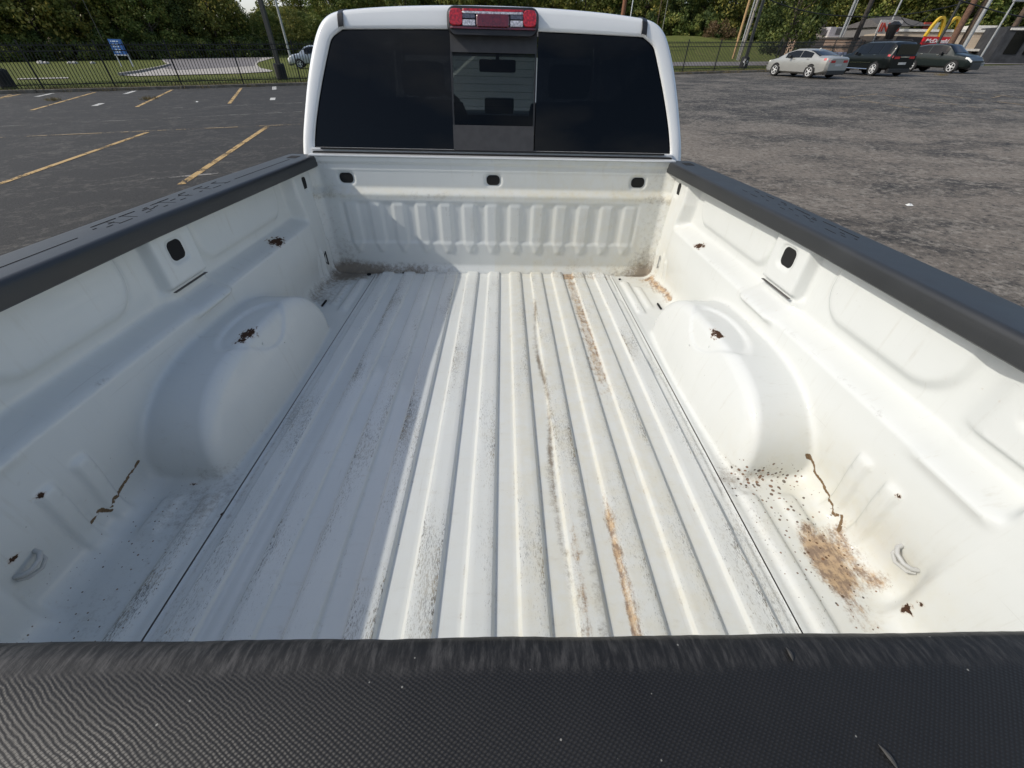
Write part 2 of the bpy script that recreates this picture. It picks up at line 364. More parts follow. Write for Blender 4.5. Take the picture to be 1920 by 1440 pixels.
# --- side of the bed: wall, wheel house and outer floor as one pressed sheet
def wallx(y, z):
    low = .846-.012*S(z/.26)-.006*band(z, .1, .22, .1)
    tl = S((z-.276)/.046)
    # frame pillars that stay at the level of the lower wall
    tC = S((y-(1.735+.25*np.clip(.36-z, -.03, .1)))/.045)
    tN = 1-S((y-.212-.06*np.clip(z, 0, .4))/.032)
    up = .897
    def pad(y0, y1, r):   # rounded upper panel
        hx, hz = (y1-y0)/2, .17; cy = (y0+y1)/2; cz = .352+hz
        qy = np.abs(y-cy)-hx+r; qz = np.abs(z-cz)-hz+r
        d = np.hypot(np.maximum(qy, 0), np.maximum(qz, 0))+np.minimum(np.maximum(qy, qz), 0)-r
        return S(.5-d/.030)
    panel = np.maximum(pad(.46, .835, .08), pad(1.115, 1.665, .07)); panel = np.maximum(panel, pad(-.4, .17, .05))
    up = up-.015*panel
    x = low*(1-tl)+up*tl
    for c in (1.008, .315):
        fl = band(y, c-.085, c+.085, .022 if c > .5 else .06)*S((z-.338)/.018)*(1 if c > .5 else .5); x = x*(1-fl)+.864*fl
        wd = .085-.2*np.clip(.345-z, 0, .1)+.02
        ft = band(y, c-.095, c+.085, .05)*band(z, .27, .345, .03); x = x-ft*(.022 if c > .5 else .007)
    x = x*(1-tC)+(.846-.010*S((.5-z)/.3))*tC
    x = x*(1-tN)+(.818+.03*S((z-.05)/.4))*tN
    for c in (.453, .376):
        rb = band(y, c-.017, c+.017, .014)*S((.205-z)/.02)*S((z+.02)/.05); x = x-.0095*rb
    for c, zt in ((1.905, .19), (1.815, .165), (1.765, .15)):
        rb = band(y, c-.011, c+.011, .012)*S((zt-z)/.03); x = x-.007*rb
    for (cy, cz) in ((1.01, .432), (.315, .432), (1.865, .432)):
        hy = .036 if cy < 1.5 else .024
        q = np.hypot(np.maximum(np.abs(y-cy)-hy+.018, 0), np.maximum(np.abs(z-cz)-.032+.018, 0))-.018
        x = x+.006*S(.5-q/.008)
    return x
def floorz(x, y):
    z = -.003+.0*x
    r1 = band(x, .652+.03*np.clip(.5-y, 0, 1)*0, .690, .016)*S((.525-y)/.03)
    r2 = band(x, .742, .785, .018)*band(y, .405, .505, .03)
    r3 = band(x, .654, .686, .016)*S((y-1.47)/.04)*S((1.84-y)/.03)
    r4 = band(x, .712, .738, .016)*S((y-1.52)/.04)*S((1.78-y)/.03)*.7
    z = z+.0032*band(x, .600, .634, .006)
    return z+.0105*r1+.009*r2+.0105*r3+.009*r4
def wheelhouse(x, y, z):
    u = (y-.945)/np.where(y < .945, .385, .40); arc = np.clip(1-np.abs(u)**2.9, 0, 1)**(1/2.2)
    # distance-like field of a rounded tub
    top = .226
    e = (np.abs(u)**2.9+np.clip(z/top, 0, 3)**2.5); dz = (e**(1/2.7)-1)*.20
    inn = .646+.045*np.clip(z/.226, 0, 1)**2+.02*np.abs(u)**2
    dx = inn-x
    k = .024
    a, b = dz+k, dx+k
    d = np.hypot(np.maximum(a, 0), np.maximum(b, 0))+np.minimum(np.maximum(a, b), 0)-k
    # shallow dish pressed in the top
    q = np.hypot((y-.975)/.15, (x-.725)/.055); d = d+.007*S((1.12-q)/.22)*(z > .12)
    return d
def bedF(x, y, z):
    dw = wallx(y, z)-x
    df = z-floorz(x, y)
    F = smin(dw, df, .058)
    crn = 1.99-y
    return smin(F, wheelhouse(x, y, z), .013)
def surface_nets(x0, y0, z0, nx, ny, nz, h):
    X = x0+h*np.arange(nx); Y = y0+h*np.arange(ny); Z = z0+h*np.arange(nz)
    F = bedF(X[:, None, None], Y[None, :, None], Z[None, None, :]).astype(np.float32)
    F = np.broadcast_to(F, (nx, ny, nz)); ins = F < 0
    c = [ins[i:nx-1+i, j:ny-1+j, k:nz-1+k] for i in (0, 1) for j in (0, 1) for k in (0, 1)]
    s = sum(a.astype(np.int8) for a in c); act = (s > 0) & (s < 8)
    idx = -np.ones(act.shape, np.int64); ii = np.argwhere(act); idx[act] = np.arange(len(ii))
    P = (ii+.5)*h+np.array([x0, y0, z0])
    for _ in range(5):
        e = .002; p = P.T; f0 = bedF(*p)
        G = np.stack([bedF(p[0]+e, p[1], p[2])-bedF(p[0]-e, p[1], p[2]), bedF(p[0], p[1]+e, p[2])-bedF(p[0], p[1]-e, p[2]), bedF(p[0], p[1], p[2]+e)-bedF(p[0], p[1], p[2]-e)], 1)/(2*e)
        st = (f0/np.maximum((G**2).sum(1), .2))[:, None]*G
        P = P-np.clip(st, -.004, .004)
    Q = []
    def quads(ax):
        sl0 = [slice(None)]*3; sl1 = [slice(None)]*3; sl0[ax] = slice(0, -1); sl1[ax] = slice(1, None)
        a, b = ins[tuple(sl0)], ins[tuple(sl1)]; ch = a != b
        o = [k for k in range(3) if k != ax]
        w_ = np.argwhere(ch); A = a[ch]
        lim = np.array(act.shape)
        ok = (w_[:, o[0]] > 0) & (w_[:, o[0]] < lim[o[0]]) & (w_[:, o[1]] > 0) & (w_[:, o[1]] < lim[o[1]])
        w_, A = w_[ok], A[ok]
        def at_(d0, d1):
            q = w_.copy(); q[:, o[0]] -= d0; q[:, o[1]] -= d1; return idx[q[:, 0], q[:, 1], q[:, 2]]
        q = np.stack([at_(0, 0), at_(1, 0), at_(1, 1), at_(0, 1)], 1)
        fl = A if ax != 1 else ~A
        q[fl] = q[fl][:, ::-1]
        return q
    Q = np.concatenate([quads(0), quads(1), quads(2)])
    Q = Q[(Q >= 0).all(1)]
    return P, Q
P0, Q0 = surface_nets(.618, -.06, -.03, 48, 318, 84, .0064)
P0[:, 0] = np.maximum(P0[:, 0], .6205)
for side in (-1, 1):
    P = P0.copy(); Q = Q0
    if side < 0: P[:, 0] *= -1; Q = Q0[:, ::-1]
    m = np_mesh('bed_side', P, Q)
    # make normals face the cargo space
    k = len(m.polygons)//2
    pl = m.polygons[k]
    f = fields(P, 'side')
    xa, ya, za = P0[:, 0], P0[:, 1], P0[:, 2]
    rt = (za > .003)*(za < .012)*(band(xa, .650, .692, .012)*((ya < .52)+(ya > 1.47)*(ya < 1.84)))*.9
    f['ribtop'] = rt; f['flat'] = (za < .004)*.6
    add_attrs(m, f)
    bm = bmesh.new(); bm.from_mesh(m); bmesh.ops.recalc_face_normals(bm, faces=bm.faces)
    bm.faces.ensure_lookup_table(); sgn = sum(fc.normal.x*side for fc in bm.faces if fc.calc_center_median().z > .42)
    if sgn > 0: bmesh.ops.reverse_faces(bm, faces=bm.faces)
    bm.to_mesh(m); bm.free()
    o = link('bed_side', m, M_BED, truck)

# --- ribbed main floor
RIBS = [-.003+.1105*k for k in range(-5, 6)]
def bed_floor():
    xs = set()
    for c in RIBS:
        for d in (-.034, -.0320, -.0305, -.029, -.0275, -.026, -.0245, -.010, 0, .010, .0245, .026, .0275, .029, .0305, .0320, .034, .042, -.042, .0553): xs.add(round(c+d, 5))
    for v in (-.6185, -.617, -.612, -.606, -.600, -.597, -.594, -.591, -.588, -.585, -.582, -.579, -.576, -.573, -.57): xs.add(v); xs.add(-v)
    xs = np.array(sorted(v for v in xs if -.6186 <= v <= .6186)); ys = np.concatenate([np.arange(-.02, 1.84, .012), np.arange(1.84, 1.9451, .004)])
    X, Y = np.meshgrid(xs, ys)
    Z = np.zeros_like(X); top = np.zeros_like(X); edge = np.zeros_like(X)
    for c in RIBS:
        d = np.abs(X-c); h_ = S((.0335-d)/.0092); h_ = h_*S((1.934-Y)/.018)
        Z = np.maximum(Z, (.0098*h_)); top = np.maximum(top, (d < .026)*(.62+.55*(np.abs(d-.022) < .007)))
    # cross joint near the bulkhead, outer step with weld pads
    Z += .0016*(1-np.clip(np.abs(Y-1.874)/.006, 0, 1))+.0022*S((Y-1.872)/.006)
    ax = np.abs(X); lim = .604-.026*(band(Y, .40, .50, .03)+band(Y, 1.02, 1.12, .03)+band(Y, 1.62, 1.70, .03))
    Z -= .0035*S((ax-lim)/.006)*(ax > .57)
    Z += .003*S((ax-.614)/.004)
    Z += .0012*np.sin(Y*3.1+X*4)*.5
    n = len(xs); V = np.stack([X.ravel(), Y.ravel(), Z.ravel()], 1)
    i = np.arange(len(ys)-1)[:, None]*n+np.arange(n-1)[None, :]
    F = np.stack([i, i+1, i+n+1, i+n], -1).reshape(-1, 4)
    m = np_mesh('bed_floor', V, F)
    f = fields(V, 'floor'); f['ribtop'] = top.ravel()*.95+(ax.ravel() > .585)*.6; f['flat'] = 1-top.ravel()
    add_attrs(m, f)
    link('bed_floor', m, M_BED, truck)
bed_floor()
for s in (-1, 1):   # dark gap below the seams
    mb = MB(); mb.box(min(s*.600, s*.640), max(s*.600, s*.640), -.02, 1.945, -.020, -.007); mb.build('floor_seam', plain('packed_dirt', (.20, .18, .15), .95), truck)
for (x, y, r) in ((-.655, 1.887, .011), (-.480, 1.905, .007), (.655, 1.86, .006), (-.575, .42, .005)):
    mb = MB(); mb.prism([(x+r*math.cos(a*PI/5), y+r*math.sin(a*PI/5)) for a in range(10)], 2, -.004, .0032); mb.build('drain_hole', M_BLACK, truck)

# --- bulkhead
def bulk_y(x, z):
    y = 1.955+0*x
    prot = S((.408-z)/.035); y = y-.024*prot                       # lower part stands out towards the tailgate
    y = y-.006*S((z-.500)/.01)                                       # flange below the top edge
    y = y-.0025*(1-np.clip(np.abs(z-.478)/.004, 0, 1))
    val = band(z, .155, .342, .022)*band(x, -.735, .700, .03)
    rib = np.zeros_like(x+z)
    for k in range(13):
        c = -.687+.1125*k; wd = .030-.020*S((.165-z)/.055); zz = band(z, .106, .338, .02)
        rib = np.maximum(rib, S(.5+(wd-np.abs(x-c-.0))/.024)*zz)
    y = y+.0062*val*(1-rib)-.0048*rib*(1-val)-.0008*rib
    for c in (-.690, -.005, .682):
        q = np.hypot(np.maximum(np.abs(x-c)-.040+.02, 0), np.maximum(np.abs(z-.441)-.027+.02, 0))-.02
        y = y+.006*S(.5-q/.010)
    y = y-.022*S((.045-z)/.05)                                       # curls forward into the floor
    y = y-.035*S((np.abs(x)-.80)/.06)
    return y
def bulkhead():
    xs = np.arange(-.862, .8621, .0048); zs = np.arange(-.004, .5301, .0048)
    X, Z = np.meshgrid(xs, zs); Y = bulk_y(X, Z); n = len(xs)
    V = np.stack([X.ravel(), Y.ravel(), Z.ravel()], 1); i = np.arange(len(zs)-1)[:, None]*n+np.arange(n-1)[None, :]
    m = np_mesh('bulkhead', V, np.stack([i, i+1, i+n+1, i+n], -1).reshape(-1, 4))
    f = fields(V, 'bulk')
    rt = np.zeros_like(X)
    for k in range(4, 9): rt = np.maximum(rt, (np.abs(X-(-.687+.1125*k)) < .022)*(np.abs(Z-.305) < .02)*1.0+(np.abs(X-(-.687+.1125*k)) < .022)*(np.abs(Z-.175) < .012)*.7)
    f['ribtop'] = rt.ravel(); f['flat'] = np.zeros(len(V)); add_attrs(m, f)
    b = link('bulkhead', m, M_BED, truck)
    mb = MB(); mb.box(-.835, .835, 1.944, 1.985, .530, .5375)
    mb.build('top_flange', M_WHITE, b, bevel=.002)
    mb = MB(); mb.box(-.83, .83, 1.988, 2.012, .515, .5425); mb.build('cab_seal', M_BLACK, b, bevel=.003)
    for c in (-.690, -.005, .682):
        mb = MB(); mb.prism(rrect(c, .441, .031, .021, .018), 1, 1.9585, 1.9640); mb.build('stake_hole', M_BLACK, b)
    return b
bulkhead()
# stake-pocket openings in the side walls
for s in (-1, 1):
    for (cy, hy) in ((1.01, .028), (.315, .028), (1.865, .021)):
        xw = float(wallx(np.array(cy), np.array(.432)))
        mb = MB(); mb.prism(rrect(cy, .432, hy, .026, .0165 if cy < 1.5 else .013), 0, s*(xw-.0008), s*(xw+.006)); mb.build('stake_pocket', M_BLACK, truck)
    # dark grey strip for the slot below each bracket, seam line
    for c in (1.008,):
        mb = MB(); mb.box(min(s*.8600, s*.8690), max(s*.8600, s*.8690), c-.080, c+.066, .3408, .3421); mb.build('bracket_slot', plain('dark_grey_seam', (.10, .095, .09), .8), truck)
    # tie-down loops near the tailgate, D-rings near the cab
    mb = MB(); x0 = .838
    mb.tube([(s*x0, .302, .112), (s*(x0-.012), .299, .110), (s*(x0-.019), .288, .106), (s*(x0-.019), .270, .103), (s*(x0-.011), .260, .102), (s*x0, .257, .102)], [.0045, .0045, .004, .004, .0045, .0045], 10); mb.tube([(s*.838, .303, .100), (s*.828, .298, .090), (s*.823, .282, .086), (s*.828, .262, .089), (s*.838, .256, .094)], .0036, 8)
    mb.build('tie_down_loop', plain('worn_white_loop', (.42, .42, .40), .5), truck, smooth=True)
    mb = MB(); a = [(s*.834, 1.845+.0*k, .075+.05*k) for k in (0, 1)]
    pts = [(s*.832, 1.847-.026*math.sin(k*PI/8), .100+.026*math.cos(k*PI/8)) for k in range(9)]
    mb.tube(pts, .0022, 6); mb.tube([(s*.832, 1.849, .132), (s*.832, 1.849, .066)], .0026, 6); mb.build('d_ring', M_TRIM if s < 0 else M_CHROME, truck, smooth=True)
# spot-weld slots in the floor of each front corner
for s in (-1, 1):
    mb = MB(); mb.box(s*.768-.003, s*.768+.003, 1.525, 1.580, -.002, .0045); mb.build('floor_slot', M_BLACK, truck)

# --- rails
def rin(y): return .846-.036*max(0, min(1, (y-.95)/.98))
def rout(y, s): return (.985 if s < 0 else .975)-.03*max(0, (y-1.3)/.7)
for s in (-1, 1):
    mb = MB(); ys = [-.10]+[i*.05 for i in range(0, 40)]+[1.985]
    rows = []
    for y in ys:
        a, b = rin(y), rout(y, s); zt = .531
        pr = [(a-.0002, .487), (a-.0035, .490), (a-.004, .500), (a-.0035, .520), (a-.001, .527), (a+.005, .531), (a+.012, .5315), (b-.030, .531), (b-.024, .5295), (b-.018, .529), (b-.008, .526), (b, .515), (b+.004, .495), (b+.004, .47)]
        rows.append([(s*p[0], y, p[1]) for p in pr])
    mb.grid(rows); mb.face(rows[-1][::-1]); mb.face(rows[0])
    rail = mb.build('bed_rail', M_RAIL, truck, smooth=True)
    # pressed grooves on the cap: long lines and the broken strokes of the lettering
    def groove(y0, y1, u0, u1, nm='groove'):
        if s > 0 and nm == 'groove': return
        # u: 0 inner edge .. 1 outer edge of the flat
        g_ = MB(); xa = s*(rin(y0)+.012+u0*(rout(y0, s)-rin(y0)-.042)); xb = s*(rin(y1)+.012+u1*(rout(y1, s)-rin(y1)-.042))
        w_ = .0010 if s < 0 else .0005; g_.v = [(xa-w_, y0, .5320), (xb-w_, y1, .5320), (xb+w_, y1, .5320), (xa+w_, y0, .5320), (xa-w_, y0, .5292), (xb-w_, y1, .5292), (xb+w_, y1, .5292), (xa+w_, y0, .5292)]
        g_.f = [(0, 1, 2, 3), (4, 7, 6, 5), (0, 4, 5, 1), (1, 5, 6, 2), (2, 6, 7, 3), (3, 7, 4, 0)]; g_.build(nm, M_BLACK, rail)
    groove(-.08, .80, .45, .45); groove(1.43, 1.84, .45, .45)
    L0, L1 = .86, 1.40
    E_ = [(0, .02, .60, .60), (.035, .07, .42, .42), (.03, .17, .78, .78), (.08, .115, .58, .58), (.09, .17, .35, .35), (.19, .29, .78, .78), (.27, .30, .40, .40), (.30, .345, .62, .62), (.325, .36, .52, .52), (.33, .36, .72, .72),
          (.40, .47, .78, .78), (.37, .40, .58, .58), (.38, .41, .35, .35), (.46, .54, .80, .80), (.50, .54, .60, .60), (.515, .56, .38, .38), (.60, .625, .72, .72), (.61, .635, .55, .55), (.63, .69, .82, .82), (.70, .73, .45, .45), (.76, .84, .80, .80), (.80, .84, .60, .60), (.80, .88, .36, .36), (.92, .97, .78, .78), (.93, .99, .40, .40)]
    for (a, b, u0, u1) in E_: groove(L0+a*(L1-L0), L0+b*(L1-L0), u0, u1, 'lettering_stroke')
    for (a, b, u0, u1) in () if s > 0 else ((.10, .11, .35, .78), (.20, .205, .35, .78), (.31, .36, .40, .78), (.47, .46, .35, .78), (.62, .62, .4, .78), (.78, .79, .36, .80), (.95, .92, .40, .78)):
        groove(L0+a*(L1-L0), L0+b*(L1-L0), u0, u1, 'lettering_stroke')
    g_ = MB(); xc = s*(.5*(rin(1.9)+rout(1.9, s))-.004); g_.prism(rrect(xc, 1.90, .020, .030, .006, 3), 2, .528, .5322); g_.build('rail_pocket', M_BLACK, rail)

# --- tailgate, closed, with its woven cap
mb = MB(); ys_ = [(.0035, .440), (.0035, .515), (.0010, .5225), (-.0035, .5275), (-.012, .5300), (-.040, .5308), (-.075, .5300), (-.086, .527), (-.092, .519), (-.094, .44)]
rows = []
for i in range(0, 321):
    x = -.80+i*.005; wv = .0009*mnoise.noise(Vector((x*14, 0, 0)))+.0005*mnoise.noise(Vector((x*70, 3, 0)))
    rows.append([(x, p[0]+(wv if k < 5 else 0), p[1]) for k, p in enumerate(ys_)])
mb.grid(rows); mb.face(rows[0]); mb.face(rows[-1][::-1])
tg = MB(); tg.box(-.81, .81, -.088, -.002, -.02, .515); tgo = tg.build('tailgate', M_WHITE, truck, bevel=.004)
mb.build('tailgate_cap', M_CAP, tgo, smooth=True)
# small nicks and gouges in the cap
for (x, y, l, a) in ((.236, -.018, .008, 1.6), (.262, -.060, .012, -1.3)):
    p = [(x+math.cos(a)*l*t, y+math.sin(a)*l*t, .5306+.0012*math.sin(t*PI)) for t in (0, .25, .5, .75, 1)]
    g_ = MB(); g_.tube(p, [.0002, .0010, .0013, .0009, .0002], 6); g_.build('gouge', plain('scuffed_rubber', (.035, .034, .032), .6), tgo, smooth=True)

# --- outer body of the bed, rear lamps, wheels
for s in (-1, 1):
    mb = MB(); secs = []
    for y in [-.09+.06*i for i in range(0, 34)]+[1.975]:
        ar = 0
        for c in (.95,):
            q = 1-((y-c)/.46)**2
            if q > 0: ar = .40*math.sqrt(q)
        zb = -.18+ar*.9; o = .985+.025*max(0, 1-((y-.95)/.55)**2)
        secs.append([(s*o*.99, y, min(zb, .30)), (s*o*1.0, y, .33), (s*(o+.005), y, .40), (s*o, y, .455), (s*(o-.006), y, .495)])
    mb.grid(secs); mb.build('bed_outer_panel', M_WHITE, truck, smooth=True)
    mb = MB(); mb.box(min(s*.83, s*.985), max(s*.83, s*.985), -.092, -.070, -.02, .47); mb.build('corner_post', M_WHITE, truck, bevel=.004)
    mb = MB(); mb.box(min(s*.86, s*.99), max(s*.86, s*.99), -.105, -.0925, .05, .42); mb.build('tail_lamp', plain('red_lens', (.35, .008, .01), .12, coat=1), truck, bevel=.004)
mb = MB(); mb.box(-.95, .95, -.26, -.10, -.30, -.12); mb.build('rear_bumper', M_CHROME, truck, bevel=.02)
def make_wheel(parent, r=.40, wd=.26, spokes=6, alloy=None, name='wheel', loc=(0, 0, 0), sgn=1):
    # axle along local X ; outer face towards sgn*X
    w_ = MB(); prof = [(-.5, .66), (-.5, .90), (-.42, .98), (-.3, 1.0), (.3, 1.0), (.42, .98), (.5, .90), (.5, .66)]
    w_.grid([[(p[0]*wd, p[1]*r*math.cos(a*PI/14), p[1]*r*math.sin(a*PI/14)) for a in range(28)] for p in prof], closed=True)
    t_ = w_.build(name, M_RUBBER, parent, smooth=True); t_.location = loc
    m_ = MB(); q = wd*.5*sgn
    m_.grid([[(p[0], p[1]*r*math.cos(a*PI/14), p[1]*r*math.sin(a*PI/14)) for a in range(28)] for p in [(q*.9, .70), (q*1.02, .68), (q*1.0, .62), (q*.55, .60), (q*.3, .58)]], closed=True)
    for k in range(spokes):
        a = k*2*PI/spokes; c_, s_ = math.cos(a), math.sin(a)
        for (r0, r1, w0, w1) in ((.05, .63, .085, .06),):
            P_ = []
            for (rr, ww) in ((r0, w0), (r1, w1)):
                for sg in (-1, 1):
                    P_.append((rr*r*c_-sg*ww*r*s_, rr*r*s_+sg*ww*r*c_))
            m_.v += [(q*.98, *P_[0]), (q*.98, *P_[1]), (q*.90, *P_[3]), (q*.90, *P_[2]), (q*.7, *P_[0]), (q*.7, *P_[1]), (q*.7, *P_[3]), (q*.7, *P_[2])]
            b = len(m_.v)-8; m_.f += [(b, b+1, b+2, b+3), (b, b+4, b+5, b+1), (b+1, b+5, b+6, b+2), (b+2, b+6, b+7, b+3), (b+3, b+7, b+4, b)]; m_.mi += [0]*5
    m_.prism([(.16*r*math.cos(a*PI/6), .16*r*math.sin(a*PI/6)) for a in range(12)], 0, q*.7, q*1.02)
    rim = m_.build('rim', alloy or M_ALLOY, t_, smooth=False)
    d_ = MB(); d_.prism([(.62*r*math.cos(a*PI/10), .62*r*math.sin(a*PI/10)) for a in range(20)], 0, q*.2, q*.3); d_.build('brake_disc', M_TRIM, t_)
    return t_
for (x, y) in ((-.86, .95), (.86, .95), (-.86, 4.55), (.86, 4.55)):
    P = Rm@np.array([x, y, 0])+tloc
    zc = (gz(P[0], P[1])+.40-P[2])
    make_wheel(truck, .40, .27, 6, loc=(x, y, zc), sgn=1 if x > 0 else -1)

# --- cab
def cab_outline(n=64):
    pts = []
    ctrl = [(-.905, .30), (-.903, .42), (-.897, .50), (-.885, .58), (-.862, .66), (-.835, .75), (-.805, .84), (-.772, .92), (-.738, .985), (-.70, 1.018), (-.655, 1.034), (-.60, 1.040), (-.5, 1.049), (-.3, 1.060), (0, 1.066)]
    full = ctrl+[(-x, z) for x, z in ctrl[::-1][1:]]
    return full
OUT = cab_outline()
OUT = [(x*1.013, z) for x, z in OUT]
def cab_y(z): return 2.035+(z-.5)*.235
def winz(x):   # window outline matched point by point with the outer outline
    return 0
n_o = len(OUT)
WIN = []
for (x, z) in OUT:
    a = abs(x); s = -1 if x < 0 else 1
    if z < .56 and a > .8: zz = max(z, .552) if z > .49 else .552; WIN.append((s*.838, .552 if z <= .5 else .565))
    elif a >= .655 and z < 1.03: 
        t_ = (z-.56)/(1.034-.56); WIN.append((s*(.836-.150*t_**1.25), .565+t_*.395))
    else:
        WIN.append((s*a*.985 if a < .60 else s*(.645), .972+.012*(1-(a/.65)**2)))
WIN[0] = (WIN[0][0], .545); WIN[-1] = (WIN[-1][0], .545)
mb = MB()
def R3(L_, f, dy): return [(p[0]*f, cab_y(p[1])+dy, p[1] if f == 1 else .30+(p[1]-.30)*f) for p in L_]
ringw = [(x, cab_y(z)+.004, z) for x, z in WIN]
ringw2 = [(x*1.006, cab_y(z)-.006, z+(.003 if z > .8 else 0)) for x, z in WIN]
ring1 = [(x*.975, cab_y(z)-.010, .30+(z-.30)*.985) for x, z in OUT]
ring2 = [(x*.993, cab_y(z)+.002, .30+(z-.30)*.996) for x, z in OUT]
ring3 = [(x, cab_y(z)+.030, z) for x, z in OUT]
ring4 = [(x*1.003, cab_y(z)+.14, .3+(z-.3)*1.004) for x, z in OUT]
ring5 = [(x*1.01, 3.0, .3+(z-.3)*1.03) for x, z in OUT]
ring6 = [(x*1.01, 3.75, .3+(z-.3)*1.0) for x, z in OUT]
mb.grid([ringw, ringw2, ring1, ring2, ring3, ring4, ring5, ring6])
cab = mb.build('cab', M_WHITE, truck, smooth=True)
sd = cab.modifiers.new('smooth', 'SUBSURF'); sd.levels = 2; sd.render_levels = 2
# panel under the rear window, cab floor, sides, bonnet
mb = MB(); mb.box(-.846, .846, 2.022, 2.06, .20, .5515); mb.build('cab_lower_panel', M_WHITE, truck, bevel=.004)
mb = MB(); mb.box(-.80, .80, 2.016, 2.0215, .548, .5545); mb.build('sill_strip', M_TRIM, truck)
mb = MB(); mb.box(-.92, .92, 2.06, 4.6, -.30, .25); mb.box(-.91, .91, 2.06, 2.16, .25, .42)
mb.box(-.92, -.89, 2.1, 3.7, .2, .52); mb.box(.89, .92, 2.1, 3.7, .2, .52); mb.build('cab_underbody', M_WHITE, truck, bevel=.01)
mb = MB(); hood = []
for y, z, wd in ((3.75, .50, .93), (4.0, .50, .93), (4.6, .46, .93), (5.2, .40, .90), (5.42, .33, .86), (5.5, .18, .84), (5.5, -.25, .84)):
    hood.append([(-wd*1.02, y, min(z-.28, -.0)), (-wd, y, z-.12), (-wd*.93, y, z-.02), (-wd*.5, y, z+.015), (0, y, z+.02), (wd*.5, y, z+.015), (wd*.93, y, z-.02), (wd, y, z-.12), (wd*1.02, y, min(z-.28, -.0))])
mb.grid(hood); mb.build('bonnet', M_WHITE, truck, smooth=True)
# rain channels over the roof sides
for s in (-1, 1):
    mb = MB()
    mb.grid([[(s*(.640+dx), y, z+dz) for (dx, dz) in ((-.012, .0), (-.010, .007), (.010, .003), (.012, -.004))] for (y, z) in
             ((cab_y(.975)-.012, .976), (cab_y(.99)-.015, .990), (cab_y(1.015)-.010, 1.018), (cab_y(1.03)+.012, 1.031), (cab_y(1.04)+.06, 1.037), (2.5, 1.044), (3.6, 1.05))])
    mb.build('roof_channel', M_TRIM, truck, smooth=True)
# rear glass: two fixed panes and a sliding middle one in matte black frames
def pane(poly_, y_off, mat, name, parent=truck, th=.004):
    mb = MB(); a = [(x, cab_y(z)+y_off, z) for x, z in poly_]; b_ = [(x, y+th, z) for x, y, z in a]
    n = len(a); mb.v = a+b_; mb.f = [tuple(range(n))]+[tuple(range(n, 2*n))[::-1]]+[(i, (i+1) % n, n+(i+1) % n, n+i) for i in range(n)]
    return mb.build(name, mat, parent)
left_poly = [(-.840, .549), (-.840, .567)]+[(x, z) for x, z in WIN if x < -.18 and z > .566]+[(-.190, .984), (-.190, .549)]
rear = empty('rear_window'); rear.parent = truck
pane(left_poly, .010, M_GL_SIDE, 'glass_pane', rear)
pane([(-x, z) for x, z in left_poly][::-1], .010, M_GL_SIDE, 'glass_pane', rear)
pane([(-.182, .640), (-.182, .915), (.182, .915), (.182, .640)], .006, M_GL_MID, 'slider_pane', rear)
pane([(-.188, .908), (-.188, .984), (.184, .984), (.184, .908)], -.002, M_SLIDE, 'slider_top_cover', rear)
pane([(-.190, .550), (-.190, .648), (.184, .648), (.184, .550)], -.004, M_SLIDE, 'slider_bottom_cover', rear)
for x in (-.186, .182):
    mb = MB(); a, b_ = cab_y(.648), cab_y(.908); w_ = .0035
    mb.grid([[(x-w_, a-.001, .648), (x-w_, a+.012, .648), (x+w_, a+.012, .648), (x+w_, a-.001, .648)], [(x-w_, b_-.001, .908), (x-w_, b_+.012, .908), (x+w_, b_+.012, .908), (x+w_, b_-.001, .908)]], closed=True)
    mb.build('slider_frame', M_TRIM, rear)
for k in range(9):   # heating wires
    z = .665+k*.027; mb = MB(); mb.box(-.18, .18, cab_y(z)+.0105, cab_y(z)+.0112, z-.0005, z+.0005); mb.build('heater_wire', M_TRIM, rear)
# third brake lamp
lamp = MB()
def lamp_sec(f, dy): return [(x*f, cab_y(z)+dy, .975+(z-.975)*(.5+.5*f)) for x, z in rrect(-.004, 1.010, .192, .046, .030, 5)]
lamp.grid([lamp_sec(1.0, .02), lamp_sec(1.0, -.018), lamp_sec(.985, -.030), lamp_sec(.95, -.036)], closed=True); lamp.face(lamp_sec(.95, -.036))
lo = lamp.build('brake_lamp', M_TRIM, truck, smooth=True)
M_RED = plain('red_lamp_lens', (.38, .008, .012), .12, coat=1, scale=120, var=.5)
M_DRED = plain('dark_red_lamp_lens', (.10, .006, .010), .2, coat=1, scale=120, var=.3)
M_LENS = plain('clear_lamp_lens', (.42, .42, .46), .15, coat=1, scale=150, var=.5)
def lens(x0, x1, z0, z1, mat, dy, r=.008):
    mb = MB(); P_ = rrect((x0+x1)/2, (z0+z1)/2, (x1-x0)/2, (z1-z0)/2, r, 4)
    a = [(x, cab_y(z)+dy, z) for x, z in P_]; i_ = [((x-(x0+x1)/2)*.94+(x0+x1)/2, cab_y(z)+dy-.004, (z-(z0+z1)/2)*.86+(z0+z1)/2) for x, z in P_]
    b_ = [(x, cab_y(z)+dy+.012, z) for x, z in P_]
    mb.grid([b_, a, i_], closed=True); mb.face(i_); mb.build('lens', mat, lo, smooth=True)
lens(-.184, -.128, .992, 1.046, M_RED, -.040, .016); lens(.121, .177, .992, 1.046, M_RED, -.040, .016); lens(-.130, .123, 1.038, 1.047, M_RED, -.0385, .003)
for (a, b_) in ((-.130, -.076), (.068, .122)):
    lens(a, b_, .992, 1.013, M_LENS, -.041, .003); lens(a, b_, 1.015, 1.030, plain('smoked_lamp_lens', (.07, .07, .09), .1, coat=1, var=.5, scale=160), -.041, .003)
lens(-.130, .122, 1.0305, 1.0385, M_LENS, -.0405, .003)
lens(-.072, .064, .989, 1.031, M_DRED, -.044, .008); lens(-.182, .176, .983, .991, M_DRED, -.038, .003)
